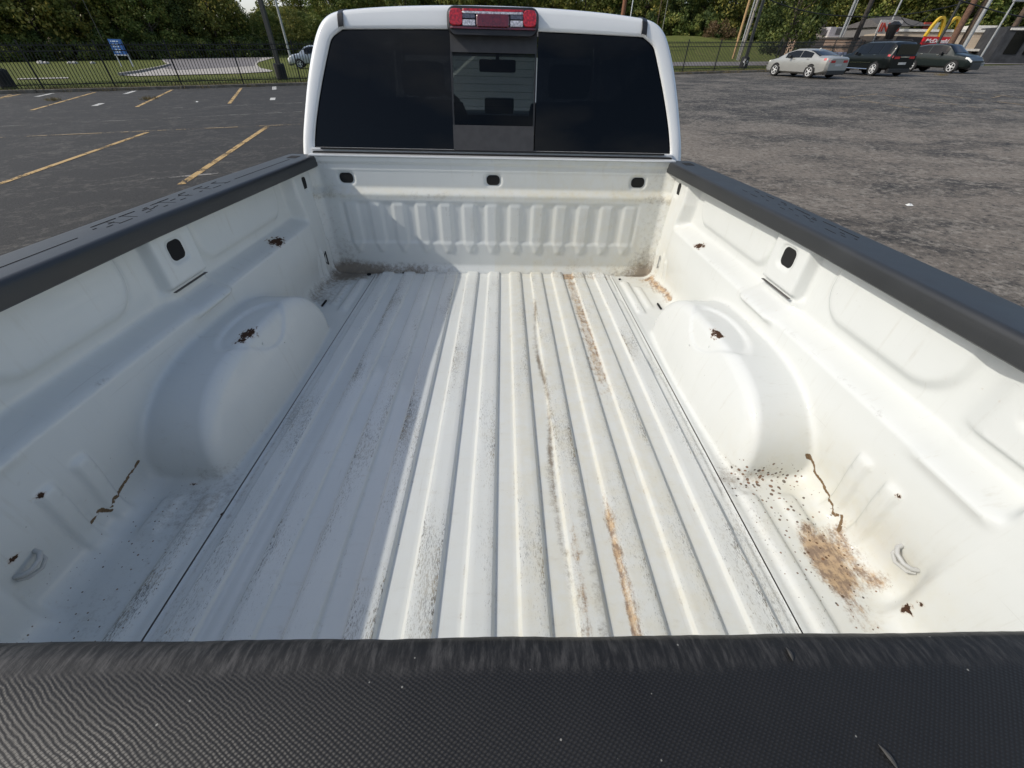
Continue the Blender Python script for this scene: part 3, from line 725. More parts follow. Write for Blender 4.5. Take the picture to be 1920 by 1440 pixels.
# interior
def rbox(name, x0, x1, y0, y1, z0, z1, mat, b=.03, parent=truck, rx=0):
    mb = MB(); cx, cy, cz = (x0+x1)/2, (y0+y1)/2, (z0+z1)/2
    mb.box(x0-cx, x1-cx, y0-cy, y1-cy, z0-cz, z1-cz); o = mb.build(name, mat, parent, smooth=True, bevel=b); o.location = (cx, cy, cz); o.rotation_euler = (rx, 0, 0); return o
for x in (-.45, .45):
    rbox('seat_back', x-.24, x+.24, 2.95, 3.08, .15, .70, M_FABRIC, .05, rx=-.12)
    rbox('headrest', x-.13, x+.13, 2.93, 3.02, .72, .89, M_FABRIC, .04)
for x in (-.48, 0, .48):
    rbox('rear_seat', x-.23, x+.23, 2.22, 2.34, .10, .60, M_FABRIC, .04)
    if x: rbox('rear_headrest', x-.13, x+.13, 2.23, 2.30, .61, .74, M_FABRIC, .03)
rbox('dashboard', -.86, .86, 3.55, 3.95, .30, .60, M_DASH, .05)
rbox('dash_screen', -.10, .12, 3.50, 3.56, .60, .70, plain('dash_silver', (.25, .26, .26), .3), .015)
mb = MB(); mb.tube([(-.42+.19*math.cos(k*PI/12), 3.42-.06*math.sin(k*PI/12), .55+.19*math.sin(k*PI/12)) for k in range(25)], .016, 8); mb.build('steering_wheel', M_TRIM, truck, smooth=True)
rbox('interior_mirror', -.125, .125, 3.35, 3.38, .845, .915, M_TRIM, .015)
mb = MB(); mb.box(-.012, .012, 3.36, 3.42, .90, 1.0); mb.build('mirror_stalk', M_TRIM, truck)
mb = MB()
for k in range(14): mb.box(.30+k*.022, .312+k*.022, 2.145, 2.150, .585, .66)
mb.build('pale_bar_row', plain('pale_bars', (.62, .62, .60), .5), truck)  # row of pale upright bars just behind the right rear pane
# windscreen
mb = MB(); mb.grid([[(x*.70, 3.80, 1.00) for x in (-1, -.5, 0, .5, 1)], [(x*.84, 4.35, .56) for x in (-1, -.5, 0, .5, 1)]]); mb.build('windscreen', M_GL_CLEAR, truck)
for s in (-1, 1):
    mb = MB(); mb.tube([(s*.74, 3.74, 1.01), (s*.90, 4.35, .52)], .035, 6); mb.build('windscreen_pillar', M_WHITE, truck)
    mb = MB(); mb.box(min(s*.895, s*1.0), max(s*.895, s*1.0), 3.75, 4.4, .18, .50); mb.build('front_wing', M_WHITE, truck, bevel=.02)
    # door glass on the cab side, set into the body
    for (ya, yb) in ((2.45, 2.95), (3.03, 3.62)):
        mb = MB(); rows = []
        for y in (ya, yb): rows.append([(s*(.893-(z-.56)*.40+.012), y, z) for z in (.56, .70, .84, .93)])
        mb.grid(rows); mb.grid([[(p[0]-s*.02, p[1], p[2]) for p in r_] for r_ in rows]); mb.build('door_window', M_CARGLASS, truck)
    rbox('wing_mirror', min(s*1.0, s*1.20), max(s*1.0, s*1.20), 3.62, 3.72, .50, .76, M_TRIM, .03)

# ------------------------------------------------------------------ ground
def asphalt():
    t = NT('worn_asphalt'); v = t.obj(); s = t.sep(v); X, Y = s[0], s[1]
    big = t.noise(v, .22, 5, .6); st = t.noise(t.obj((.45, .55, 1), (0, 0, -.36)), 1.0, 12, .78); st2 = t.noise(t.obj((5.0, 5.5, 1), (0, 0, -.30)), 1.0, 11, .85)
    ag = t.noise(v, 45, 6, .8); fine = t.noise(v, 7, 8, .8)
    right = t.ramp(t.math('ADD', X, t.math('MULTIPLY', big, 4)), .5, 5.0)
    near = t.ramp(t.math('ADD', Y, t.math('MULTIPLY', t.math('SUBTRACT', big, .5), 16)), 9.0, 17.0, 1, 0)
    c = t.mix(big, (.015, .0148, .014), (.027, .0265, .025))
    c = t.mix(t.ramp(ag, .46, .70, 0, .55), c, (.095, .090, .083))
    sp_ = t.noise(v, 150, 3, .7); c = t.mix(t.ramp(sp_, .56, .70, 0, .45), c, (.185, .165, .14)); c = t.mix(t.ramp(sp_, .44, .34, 0, .5), c, (.008, .008, .008))
    # left part: brush streaks of the seal coat
    c = t.mix(t.ramp(st2, .55, .75, 0, .42), c, (.13, .125, .115))
    worn = t.math('MULTIPLY', right, t.ramp(t.math('ADD', st, t.math('MULTIPLY', t.math('SUBTRACT', st2, .5), .9)), .44, .62))
    c = t.mix(t.math('MULTIPLY', worn, .75), c, t.mix(fine, (.08, .07, .058), (.28, .25, .21)))
    nb = t.math('MULTIPLY', t.math('MULTIPLY', right, near), t.ramp(t.math('ADD', st, t.math('MULTIPLY', t.math('SUBTRACT', fine, .5), .5)), .30, .56))
    c = t.mix(t.math('MULTIPLY', nb, .82), c, t.mix(ag, (.040, .034, .028), (.33, .28, .225)))
    rn = t.noise(t.obj((.7, .9, 1), (0, 0, -.33)), 1.0, 10, .66); rd = t.math('ABSOLUTE', t.math('SUBTRACT', rn, .5))
    rl = t.math('MULTIPLY', t.ramp(rd, .006, .028, 1, 0), t.ramp(fine, .42, .60)); c = t.mix(t.math('MULTIPLY', rl, t.math('ADD', t.math('MULTIPLY', right, .50), .16)), c, (.27, .245, .205))
    rn2 = t.noise(t.obj((13.0, 13.0, 1), (0, 0, -.25)), 1.0, 8, .8)
    c = t.mix(t.math('MULTIPLY', t.ramp(rn2, .54, .62, 0, .85), right), c, (.27, .24, .20)); c = t.mix(t.math('MULTIPLY', t.ramp(rn2, .47, .38, 0, .85), right), c, (.022, .021, .021))
    # cracks
    cv = t.n('ShaderNodeTexVoronoi', feature='DISTANCE_TO_EDGE'); cv.inputs['Scale'].default_value = .33
    dv = t.n('ShaderNodeVectorMath', operation='ADD'); t.L(v, dv.inputs[0]); 
    sc = t.n('ShaderNodeVectorMath', operation='SCALE'); t.L(t.noise(v, 1.2, 5, .7, col=True), sc.inputs[0]); sc.inputs['Scale'].default_value = 1.6; t.L(sc.outputs[0], dv.inputs[1]); t.L(dv.outputs[0], cv.inputs['Vector'])
    ck = t.ramp(cv.outputs[0], .003, .010, .28, 0); c = t.mix(ck, c, (.17, .155, .13))
    t.set(base=c, rough=.85, spec=.3)
    t.bump(t.math('ADD', ag, t.math('MULTIPLY', fine, .3)), .45, .006); return t.mat
M_ASPH = asphalt()
def grass_mat(name, a, b, dry=(.16, .14, .06)):
    t = NT(name); v = t.obj(); n = t.noise(v, .35, 6, .65); f = t.noise(v, 14, 4, .8); g = t.noise(t.obj((.9, .25, 1)), 1.1, 5, .7)
    c = t.mix(n, a, b); c = t.mix(t.ramp(g, .50, .72, 0, .65), c, dry); c = t.mix(t.ramp(f, .35, .7, 0, .55), c, tuple(x*.45 for x in a))
    t.set(base=c, rough=.95, spec=.1); t.bump(f, 1.0, .08); return t.mat
M_GRASS = grass_mat('mown_grass', (.10, .125, .030), (.155, .165, .050), (.21, .185, .075))
M_CONC = plain('pale_concrete', (.36, .33, .29), .85, scale=1.6, var=.22, bump=.2)
M_ROADG = plain('grey_road', (.17, .155, .15), .9, scale=.8, var=.2)
M_KERB = plain('weathered_kerb', (.17, .15, .12), .9, scale=2.5, var=.35, bump=.4)
def sheet(name, pts, h, mat, kind='structure', n=1):
    mb = MB(); mb.face([(x, y, gz(x, y)+h) for x, y in pts]); o = mb.build(name, mat, None, fix=False)
    if o.data.polygons[0].normal.z < 0: o.data.flip_normals()
    return tag(o, kind=kind)
# fence line and frame along it
FA = np.array([-23.77, 24.33]); FU = np.array([36.005, 14.18]); FU /= np.linalg.norm(FU); FN = np.array([-FU[1], FU[0]])
def fp(s, n=0.0): return FA+FU*s+FN*n      # s metres along the fence, n metres beyond it
def hill_z(x, y):
    # grass mound beyond the road on the right, trough elsewhere
    z = 0.0
    u = (x-33)/16; v = (y-92)/10; z += 2.1*math.exp(-(u*u)**1.3-v*v)
    u = (x-18)/16; v = (y-92)/10; z += 1.25*math.exp(-(u*u)-v*v)
    return z
mb = MB(); rows = []
def spaced(a, b, n, p): return [a+(b-a)*i/n for i in range(n+1)]
xs = [-900, -500, -300, -200, -150]+spaced(-120, 120, 80, 1)+[150, 200, 300, 500, 900]; ys = [-400, -100, -40, -20]+spaced(0, 150, 60, 1)+[180, 240, 350, 600, 1200]
for y in ys: rows.append([(x, y, gz(x, y)-.03+hill_z(x, y)+(.0 if abs(x) < 121 and y < 151 else .004*max(0, abs(x)-120)+.004*max(0, y-150))) for x in xs])
mb.grid(rows); go = mb.build('ground', M_GRASS, None, smooth=True, fix=False)
if go.data.polygons[0].normal.z < 0: go.data.flip_normals()
tag(go, kind='structure')
lot = [tuple(fp(-70, -1.15)), tuple(fp(160, -1.15)), (150, -60), (-110, -60)]
sheet('asphalt_lot', lot, 0, M_ASPH)
mb = MB()
for i in range(0, 46):
    s0, s1 = -70+i*3.05, -70+i*3.05+3.02
    if s0 > 60: break
    P_ = [fp(s0, -1.15), fp(s1, -1.15), fp(s1, -1.00), fp(s0, -1.00)]
    jz = random.uniform(-.012, .012)
    b = [(p[0], p[1], gz(*p)-.02) for p in P_]; t_ = [(p[0], p[1], gz(*p)+.13+jz) for p in P_]
    k = MB(); k.v = b+t_; k.f = [(4, 5, 6, 7), (0, 1, 5, 4), (1, 2, 6, 5), (2, 3, 7, 6), (3, 0, 4, 7)]
    ko = k.build('kerb' if i == 0 else 'kerb', M_KERB, None, bevel=.012); tag(ko, kind='structure')
# dry verge between kerb and fence
M_VERGE = grass_mat('dry_verge', (.085, .075, .035), (.15, .125, .07), (.20, .16, .09))
sheet('dry_verge', [tuple(fp(-70, -1.0)), tuple(fp(70, -1.0)), tuple(fp(70, .35)), tuple(fp(-70, .35))], .07, M_VERGE)
# beyond the fence: drive, road, walk
def gpl(*q): return [tuple(gp(*p)[:2]) for p in q]
m3 = lambda x, y: (300+x/6, y/6)
sheet('concrete_drive', gpl((225, 141), (258, 143), m3(0, 850), m3(900, 826), m3(1240, 808), m3(1270, 795), m3(1130, 765), m3(1085, 725), m3(1110, 698), m3(1260, 655), m3(1600, 610), m3(1590, 596), m3(1225, 622), m3(0, 655), (311, 119), (318, 122), (300, 129)), .012, M_CONC)
sheet('drive_surface', gpl((306, 128), m3(200, 790), m3(1060, 745), m3(1075, 700), m3(1150, 650), m3(0, 665), (318, 118)), .022, M_ROADG)
mb = MB()
for a, b in (((225, 141.5), (262, 136)), ((262, 136), (300, 128)), ((300, 128), (320, 122))):
    A, B = gp(*a), gp(*b); d = (B-A)/np.linalg.norm(B-A); nn = np.array([-d[1], d[0], 0])*.09
    mb.v += [tuple(A-nn), tuple(B-nn), tuple(B+nn), tuple(A+nn)]+[tuple(p+np.array([0, 0, .16])) for p in (A-nn, B-nn, B+nn, A+nn)]
    k = len(mb.v)-8; mb.f += [(k+4, k+5, k+6, k+7), (k, k+1, k+5, k+4), (k+1, k+2, k+6, k+5), (k+2, k+3, k+7, k+6), (k+3, k, k+4, k+7)]; mb.mi += [0]*5
tag(mb.build('drive_kerb', plain('light_kerb', (.34, .31, .27), .9), None), kind='structure')
sheet('path', gpl((33, 149), (128, 147), (128, 145), (33, 147.3)), .012, M_CONC)
sheet('road', [(10, 62.5), (60, 66.0), (140, 74), (140, 58), (60, 54), (10, 51.5)], .012, M_ROADG)
# parking lines
def line_mat(name, c, wear):
    t = NT(name); v = t.obj(); n = t.noise(v, 26, 6, .75); n2 = t.noise(v, 2.2, 4)
    t.set(base=t.mix(t.ramp(n, .3, .7), tuple(x*.75 for x in c), c), rough=.8)
    m = t.ramp(t.math('ADD', n, t.math('MULTIPLY', t.math('SUBTRACT', n2, .5), .8)), wear, wear+.07, 0, 1); t.L(m, t.p.inputs['Alpha']); return t.mat
M_YEL = line_mat('yellow_line_paint', (.50, .33, .13), .41)
M_YEL2 = line_mat('faded_yellow_line_paint', (.34, .25, .14), .47)
M_WHT = line_mat('white_line_paint', (.55, .54, .50), .36)
M_FAD = line_mat('faded_white_line_paint', (.24, .225, .20), .50)
def stripe(p0, p1, w_, mat, h=.006, nm='parking_line', px=True, ext=0):
    A = np.array(gp(*p0)[:2]) if px else np.array(p0); B = np.array(gp(*p1)[:2]) if px else np.array(p1)
    d = (B-A)/np.linalg.norm(B-A); A = A-d*ext; n_ = np.array([-d[1], d[0]])*w_/2
    return sheet(nm, [tuple(A-n_), tuple(B-n_), tuple(B+n_), tuple(A+n_)], h, mat)
D3 = lambda x, y: (x/3, y/3)
stripe(D3(180, 620), D3(540, 518), .13, M_YEL); stripe(D3(770, 602), D3(970, 505), .13, M_YEL); stripe(D3(1290, 583), D3(1358, 495), .13, M_YEL)
stripe((0, 184), D3(60, 533), .13, M_YEL); stripe((0, 345), D3(830, 745), .12, M_YEL, ext=3); stripe((340, 346), D3(1505, 712), .12, M_YEL)
stripe(D3(0, 775), D3(1690, 700), .10, M_YEL2, .009, ext=8); stripe(D3(0, 712), D3(1700, 628), .09, M_FAD, ext=8); stripe(D3(900, 612), D3(1700, 578), .09, M_FAD)
for k in range(3): stripe((-19.0+3.0*k-6.8, 15.7+1.15*k-2.6), (-22.6+3.0*k-6.8, 22.9+1.15*k-2.6), .13, M_YEL, px=False)
for a, b in (((205, 545), (300, 525)), ((700, 530), (760, 512)), ((530, 597), (575, 582)), ((1543, 505), (1543, 488)), ((1533, 564), (1536, 551))):
    stripe(D3(*a), D3(*b), .20, M_WHT, .008, 'white_mark')
c3 = lambda x, y: (1200+x/2.667, y/2.667)
for a, b in (((380, 372), (700, 415)), ((310, 392), (480, 415)), ((170, 408), (275, 425)), ((1000, 485), (1660, 590)), ((1210, 475), (1900, 565)), ((1440, 468), (1920, 525)), ((1560, 450), (1920, 490)), ((1000, 488), (1190, 470)), ((770, 415), (830, 419)), ((1760, 490), (1800, 481)), ((690, 405), (1000, 440))):
    stripe(c3(*a), c3(*b), .10, M_YEL2 if a[0] > 900 else M_FAD)
stripe(D3(0, 529), D3(1720, 484), .10, M_FAD, .007)
stripe((-6.2, 7.2), (-3.7, 8.2), .1, M_FAD, px=False)

# ------------------------------------------------------------------ fence
M_FENCE = plain('black_fence_paint', (.010, .010, .010), .5)
fence = empty('metal_fence', 'long black metal picket fence along the far kerb of the parking lot', 'fence', loc=(FA[0], FA[1], gz(*FA)))
def fence_piece(name, s0, s1, n0, n1, z0, z1):
    mb = MB(); vs = []
    for z in (z0, z1):
        for (s, n) in ((s0, n0), (s1, n0), (s1, n1), (s0, n1)):
            p = fp(s, n); vs.append((p[0]-FA[0], p[1]-FA[1], gz(*p)-gz(*FA)+z))
    mb.v = vs; mb.f = [(3, 2, 1, 0), (4, 5, 6, 7), (0, 1, 5, 4), (1, 2, 6, 5), (2, 3, 7, 6), (3, 0, 4, 7)]
    return mb
pk = MB(); pk.box(-.0125, .0125, -.0125, .0125, .09, 1.86, Matrix.Rotation(math.atan2(FU[1], FU[0]), 4, 'Z'))
pm = None
post = MB(); post.box(-.032, .032, -.032, .032, -.05, 1.93, Matrix.Rotation(math.atan2(FU[1], FU[0]), 4, 'Z')); post.box(-.038, .038, -.038, .038, 1.93, 1.95, Matrix.Rotation(math.atan2(FU[1], FU[0]), 4, 'Z'))
post_me = None
PS = 2.985; rest = MB(); npk = 0
for i in range(-5, 22):
    s = i*PS; p = fp(s); loc = (p[0]-FA[0], p[1]-FA[1], gz(*p)-gz(*FA))
    if post_me is None: o = post.build('post', M_FENCE, fence); post_me = o.data
    else: o = link('post', post_me, None, fence)
    o.location = loc
    for z in (.24, 1.52, 1.74): fence_piece('rail', s+.03, s+PS-.03, -.016, .016, z, z+.04).build('rail', M_FENCE, fence)
    for k in range(1, 21):
        sk = s+k*PS/21; p = fp(sk); loc = Vector((p[0]-FA[0], p[1]-FA[1], gz(*p)-gz(*FA)))
        if (-3 <= i <= 3) or (12 <= i <= 18):
            if pm is None: o = pk.build('picket', M_FENCE, fence); pm = o.data
            else: o = link('picket', pm, None, fence)
            o.location = loc
        else: rest.box(-.0125+loc.x, .0125+loc.x, -.0125+loc.y, .0125+loc.y, .09+loc.z, 1.86+loc.z)
tag(rest.build('picket', M_FENCE, fence), kind='stuff')
# weeds along the kerb and on the worn lot
def weeds(name, pts, hmin, hmax, mat, spread, label=None, cat=None, kind=None, n=26):
    V = []; F = []
    for (x, y) in pts:
        for k in range(n):
            a = RNG.uniform(0, 2*PI); rr = spread*RNG.uniform(0, 1)**.6; bx, by = x+rr*math.cos(a), y+rr*math.sin(a); h = RNG.uniform(hmin, hmax)
            l = RNG.uniform(-.5, .5, 2)*h; wd = .006+.02*h; t = RNG.uniform(0, PI); b = len(V); z = gz(bx, by)+.02
            V += [(bx-wd*math.cos(t), by-wd*math.sin(t), z), (bx+wd*math.cos(t), by+wd*math.sin(t), z), (bx+l[0], by+l[1], z+h)]; F.append((b, b+1, b+2))
    o = link(name, np_mesh(name, V, None, F, False), mat); tag(o, label, cat, kind=kind); return o
M_DRY = plain('dry_weed', (.17, .13, .055), .9, var=.4)
M_WEED = plain('green_weed', (.07, .095, .025), .9, var=.4)
weeds('dry_grass', [tuple(fp(RNG.uniform(-25, 62), RNG.uniform(-1.25, .3))) for _ in range(900)], .05, .22, M_DRY, .35, kind='stuff')
weeds('grass', [tuple(fp(RNG.uniform(-25, 62), RNG.uniform(-.4, 7.0))) for _ in range(1600)], .04, .13, M_WEED, .6, kind='stuff')
for (q, lb) in (((90, 190), 'small dry weed tuft in the asphalt beside the leftmost full yellow line'), ((278, 187), 'small brown weed tuft growing across the yellow line left of the cab'),
               ((1766, 142), 'dry straw-coloured weed patch in front of the dark crossover on the right')):
    P_ = gp(*q); weeds('weed_tuft', [tuple(P_[:2]+RNG.uniform(-.25, .25, 2)) for _ in range(7)], .03, .14, M_DRY, .18, lb, 'weed', n=30)
def litter(q, w_, lb):
    P_ = gp(*q); mb = MB(); mb.v = [(P_[0]-w_, P_[1]-.4*w_, P_[2]+.004), (P_[0]+w_, P_[1]-.3*w_, P_[2]+.006), (P_[0]+.8*w_, P_[1]+.6*w_, P_[2]+.022), (P_[0]-.2*w_, P_[1]+.3*w_, P_[2]+.03), (P_[0]-.9*w_, P_[1]+.7*w_, P_[2]+.008), (P_[0], P_[1], P_[2]+.012)]
    mb.f = [(0, 1, 5), (1, 2, 5), (2, 3, 5), (3, 4, 5), (4, 0, 5)]; mb.mi = [0]*5
    tag(mb.build('paper_scrap', plain('white_paper', (.7, .7, .66), .7), None), lb, 'litter')
litter((1705, 386), .045, 'small crumpled white paper scrap lying on the worn asphalt right of the bed')
litter((369, 191.5), .06, 'tiny white scrap on the dark asphalt left of the cab')

# ------------------------------------------------------------------ poles, signs
M_POLE = plain('dark_lamp_pole', (.035, .036, .034), .5); M_GPOLE = plain('galvanised_pole', (.33, .34, .34), .5, .3); M_WOOD = plain('utility_pole_wood', (.085, .060, .042), .9, scale=3, var=.4, bump=.4)
M_TAN = plain('fresh_pole_wood', (.42, .27, .13), .85, var=.25); M_BASE = plain('black_painted_concrete', (.014, .014, .015), .8, scale=3, var=.5)
def lamp_post(q, lab, hgt=11, w_=.19, chipw=False):
    P_ = gp(*q); o = empty('lamp_post', lab, 'lamp post', 'parking lot lamp posts on black bases', loc=tuple(P_))
    b = MB(); b.prism([(.34*math.cos(k*PI/10), .34*math.sin(k*PI/10)) for k in range(20)], 2, -.1, .78); b.build('base', M_BASE, o, smooth=True, bevel=.015)
    b = MB(); b.box(-w_/2, w_/2, -w_/2, w_/2, .78, hgt); b.build('pole', M_POLE, o, bevel=.012)
    b = MB(); b.box(-w_, w_, -w_, w_, .78, .83); b.build('base_plate', M_POLE, o)
    b = MB(); b.box(-.9, .9, -.05, .05, hgt-.1, hgt); b.build('arm', M_POLE, o)
    for s in (-1, 1): b = MB(); b.box(s*1.0-.35, s*1.0+.35, -.18, .18, hgt-.14, hgt+.02); b.build('lamp_head', M_POLE, o, bevel=.02)
    return o
lamp_post((530, 149), 'black square lamp post on a round black base behind the fence, left of the cab', w_=.24)
lamp_post((18, 165), 'black lamp post base at the left edge of the photo behind the fence')
lr = lamp_post((1392, 128), 'black lamp post with paint-splashed base behind the fence, left of the silver sedan', w_=.20)
mb = MB()
for k in range(9): a = -2.2+.13*k; z = .1+random.random()*.5; mb.box(-.05, .05, -.004, .004, z, z+.05+random.random()*.12, Matrix.Translation((.345*math.cos(a), .345*math.sin(a), 0))@Matrix.Rotation(a+PI/2, 4, 'Z'))
tag(mb.build('white_paint_splash', plain('white_splash', (.6, .6, .6), .7), lr), kind='stuff')
def pole(name, base, Y, hgt, r, mat, lab, cat='pole', lean=(0, 0), grp=None, r1=None):
    P_ = at(*base, Y); o = empty(name, lab, cat, grp, loc=tuple(P_)); b = MB(); b.tube([(0, 0, -3), (lean[0]*hgt, lean[1]*hgt, hgt)], [r, r1 or r*.75], 10); b.build('shaft', mat, o, smooth=True); return o
pole('light_pole', (546, 112), 72, 14, .16, M_GPOLE, 'thin grey street light pole right of the black lamp post on the left', 'street light')
pole('light_pole', (212, 115), 66, 7.5, .05, M_POLE, 'slender dark lamp pole against the trees left of the blue sign', 'street light')
pole('utility_pole', (1383, 78), 74, 16, .17, M_TAN, 'tan new-looking wooden utility pole on the grass mound', 'utility pole')
pole('utility_pole', (1391, 82), 70, 16, .10, M_GPOLE, 'thin light grey pole just right of the tan wooden pole', 'utility pole')
pole('utility_pole', (1394, 82), 69, 16, .17, plain('weathered_wood', (.25, .23, .21), .9, var=.3), 'weathered grey wooden pole between the tan pole and the dark lamp post', 'utility pole', lean=(.03, 0))
pole('light_pole', (1566, 92), 62, 14, .15, M_GPOLE, 'light grey street pole above the silver sedan', 'street light')
pole('utility_pole', (1594, 95), 60, 14, .26, plain('dark_wood', (.045, .038, .032), .9), 'dark wooden pole rising behind the black SUV bonnet', 'utility pole')
pole('light_pole', (1580, 70), 66, 4.5, .07, M_GPOLE, 'short thin post on the roof edge between the two rooftop units', 'post')
pole('light_pole', (1665, 55), 70, 3.9, .13, M_GPOLE, 'grey post above the red and white board', 'post')
pole('utility_pole', (1757, 84), 52, 13, .13, M_POLE, 'thin dark pole standing in front of the yellow arches', 'pole')
pole('utility_pole', (1777, 92), 50, 15, .28, plain('red_brown_wood', (.13, .07, .045), .9, var=.3), 'reddish brown wooden utility pole right of the yellow arches', 'utility pole')
pole('utility_pole', (1798, 92), 50, 15, .27, M_WOOD, 'dark brown wooden utility pole, second right of the yellow arches', 'utility pole')
pole('light_pole', (1806, 90), 49, 5.4, .18, M_GPOLE, 'pale metal pole leaning right beside the brown utility poles', 'pole')
lp = pole('light_pole', (1839, 107), 45, 3.55, .09, M_GPOLE, 'thin grey parking lamp with short arm at the right edge', 'street light')
b = MB(); b.box(-.1, 1.1, -.12, .12, 3.45, 3.58); b.build('lamp_head', M_GPOLE, lp, bevel=.02)
pole('utility_pole', (1896, 60), 58, 4, .3, M_WOOD, 'brown pole with a pale top near the right edge of the photo', 'utility pole')
pole('sapling_pole', (1234, 40), 70, 6, .06, M_WOOD, 'thin brown stem just right of the truck cab roof', 'pole', lean=(-.02, 0))
pole('sapling_pole', (1243, 55), 70, 6, .05, plain('grey_twig', (.2, .2, .17), .9), 'thin pale stem beside the brown stem right of the cab', 'pole', lean=(-.03, 0))
pole('utility_pole', (1170, 14), 80, 6, .32, plain('rusty_pole_wood', (.20, .09, .05), .9), 'rust-brown pole top showing over the cab roof', 'utility pole')
pole('light_pole', (1184, 20), 76, 6, .07, plain('white_pole_paint', (.6, .62, .64), .5), 'thin white pole showing over the right side of the cab roof', 'pole')
def wire(pts, Y, r, lab):
    P_ = [at(x, y, Y_) for (x, y), Y_ in zip(pts, Y)]; mb = MB(); Q = []
    for i in range(len(P_)-1):
        for k in range(4):
            t = k/4; p0 = P_[max(i-1, 0)]; p1, p2 = P_[i], P_[i+1]; p3 = P_[min(i+2, len(P_)-1)]
            Q.append(.5*((2*p1)+(-p0+p2)*t+(2*p0-5*p1+4*p2-p3)*t*t+(-p0+3*p1-3*p2+p3)*t**3))
    Q.append(P_[-1]); mb.tube(Q, r, 6); tag(mb.build('overhead_wire', M_TRIM, None), lab, 'wire')
wire([(1415, -12), (1470, 10), (1530, 25), (1600, 31), (1660, 31), (1720, 24), (1790, 10), (1840, -8)], [52]*8, .045, 'thick dark cable sagging across the trees above the parked cars')
wire([(1770, -8), (1830, 10), (1880, 24), (1960, 40)], [48]*4, .045, 'dark cable running down to the right edge of the photo')
wire([(1690, 33), (1700, 44), (1715, 47), (1740, 30), (1748, 18)], [58]*5, .03, 'looped slack wire hanging above the grey house roof')
# blue information sign
P_ = gp(243, 122); Pl = gp(215, 116)
Ys = 56.0; A = at(222, 113, Ys); B = at(244, 113, Ys)
sg = empty('information_sign', 'blue information board with white lettering on two pale posts in the grass', 'sign', loc=(A[0], A[1], gz(A[0], A[1])))
wS = B[0]-A[0]; zt = at(203, 73, Ys)[2]-sg.location.z; zb = at(222, 102, Ys)[2]-sg.location.z
mb = MB(); mb.box(-.05, wS+.05, -.06, 0, zb, zt); pn = mb.build('panel', plain('blue_sign_face', (.010, .10, .36), .4), sg)
for x in (0, wS): mb = MB(); mb.box(x-.05, x+.05, .0, .08, -.2, zb+.1); mb.build('post', plain('pale_post', (.5, .52, .55), .5), sg)
mb = MB(); mb.box(-.08, wS+.08, -.07, .02, zb-.10, zb); mb.build('frame', plain('pale_frame', (.5, .52, .55), .5), sg)
for (r_, wds) in ((.86, (.10, .35, .20)), (.66, (.12, .30, .14)), (.52, (.15, .22, .15)), (.32, (.05, .30, .18)), (.16, (.10, .35))):
    x = wS*.12
    for q in wds:
        mb = MB(); mb.box(x, x+q*wS*.8, -.066, -.0605, zb+(zt-zb)*r_-.05, zb+(zt-zb)*r_+.05); tag(mb.build('lettering_line', plain('sign_white', (.55, .65, .8), .5), pn)); x += q*wS*.8+.06*wS

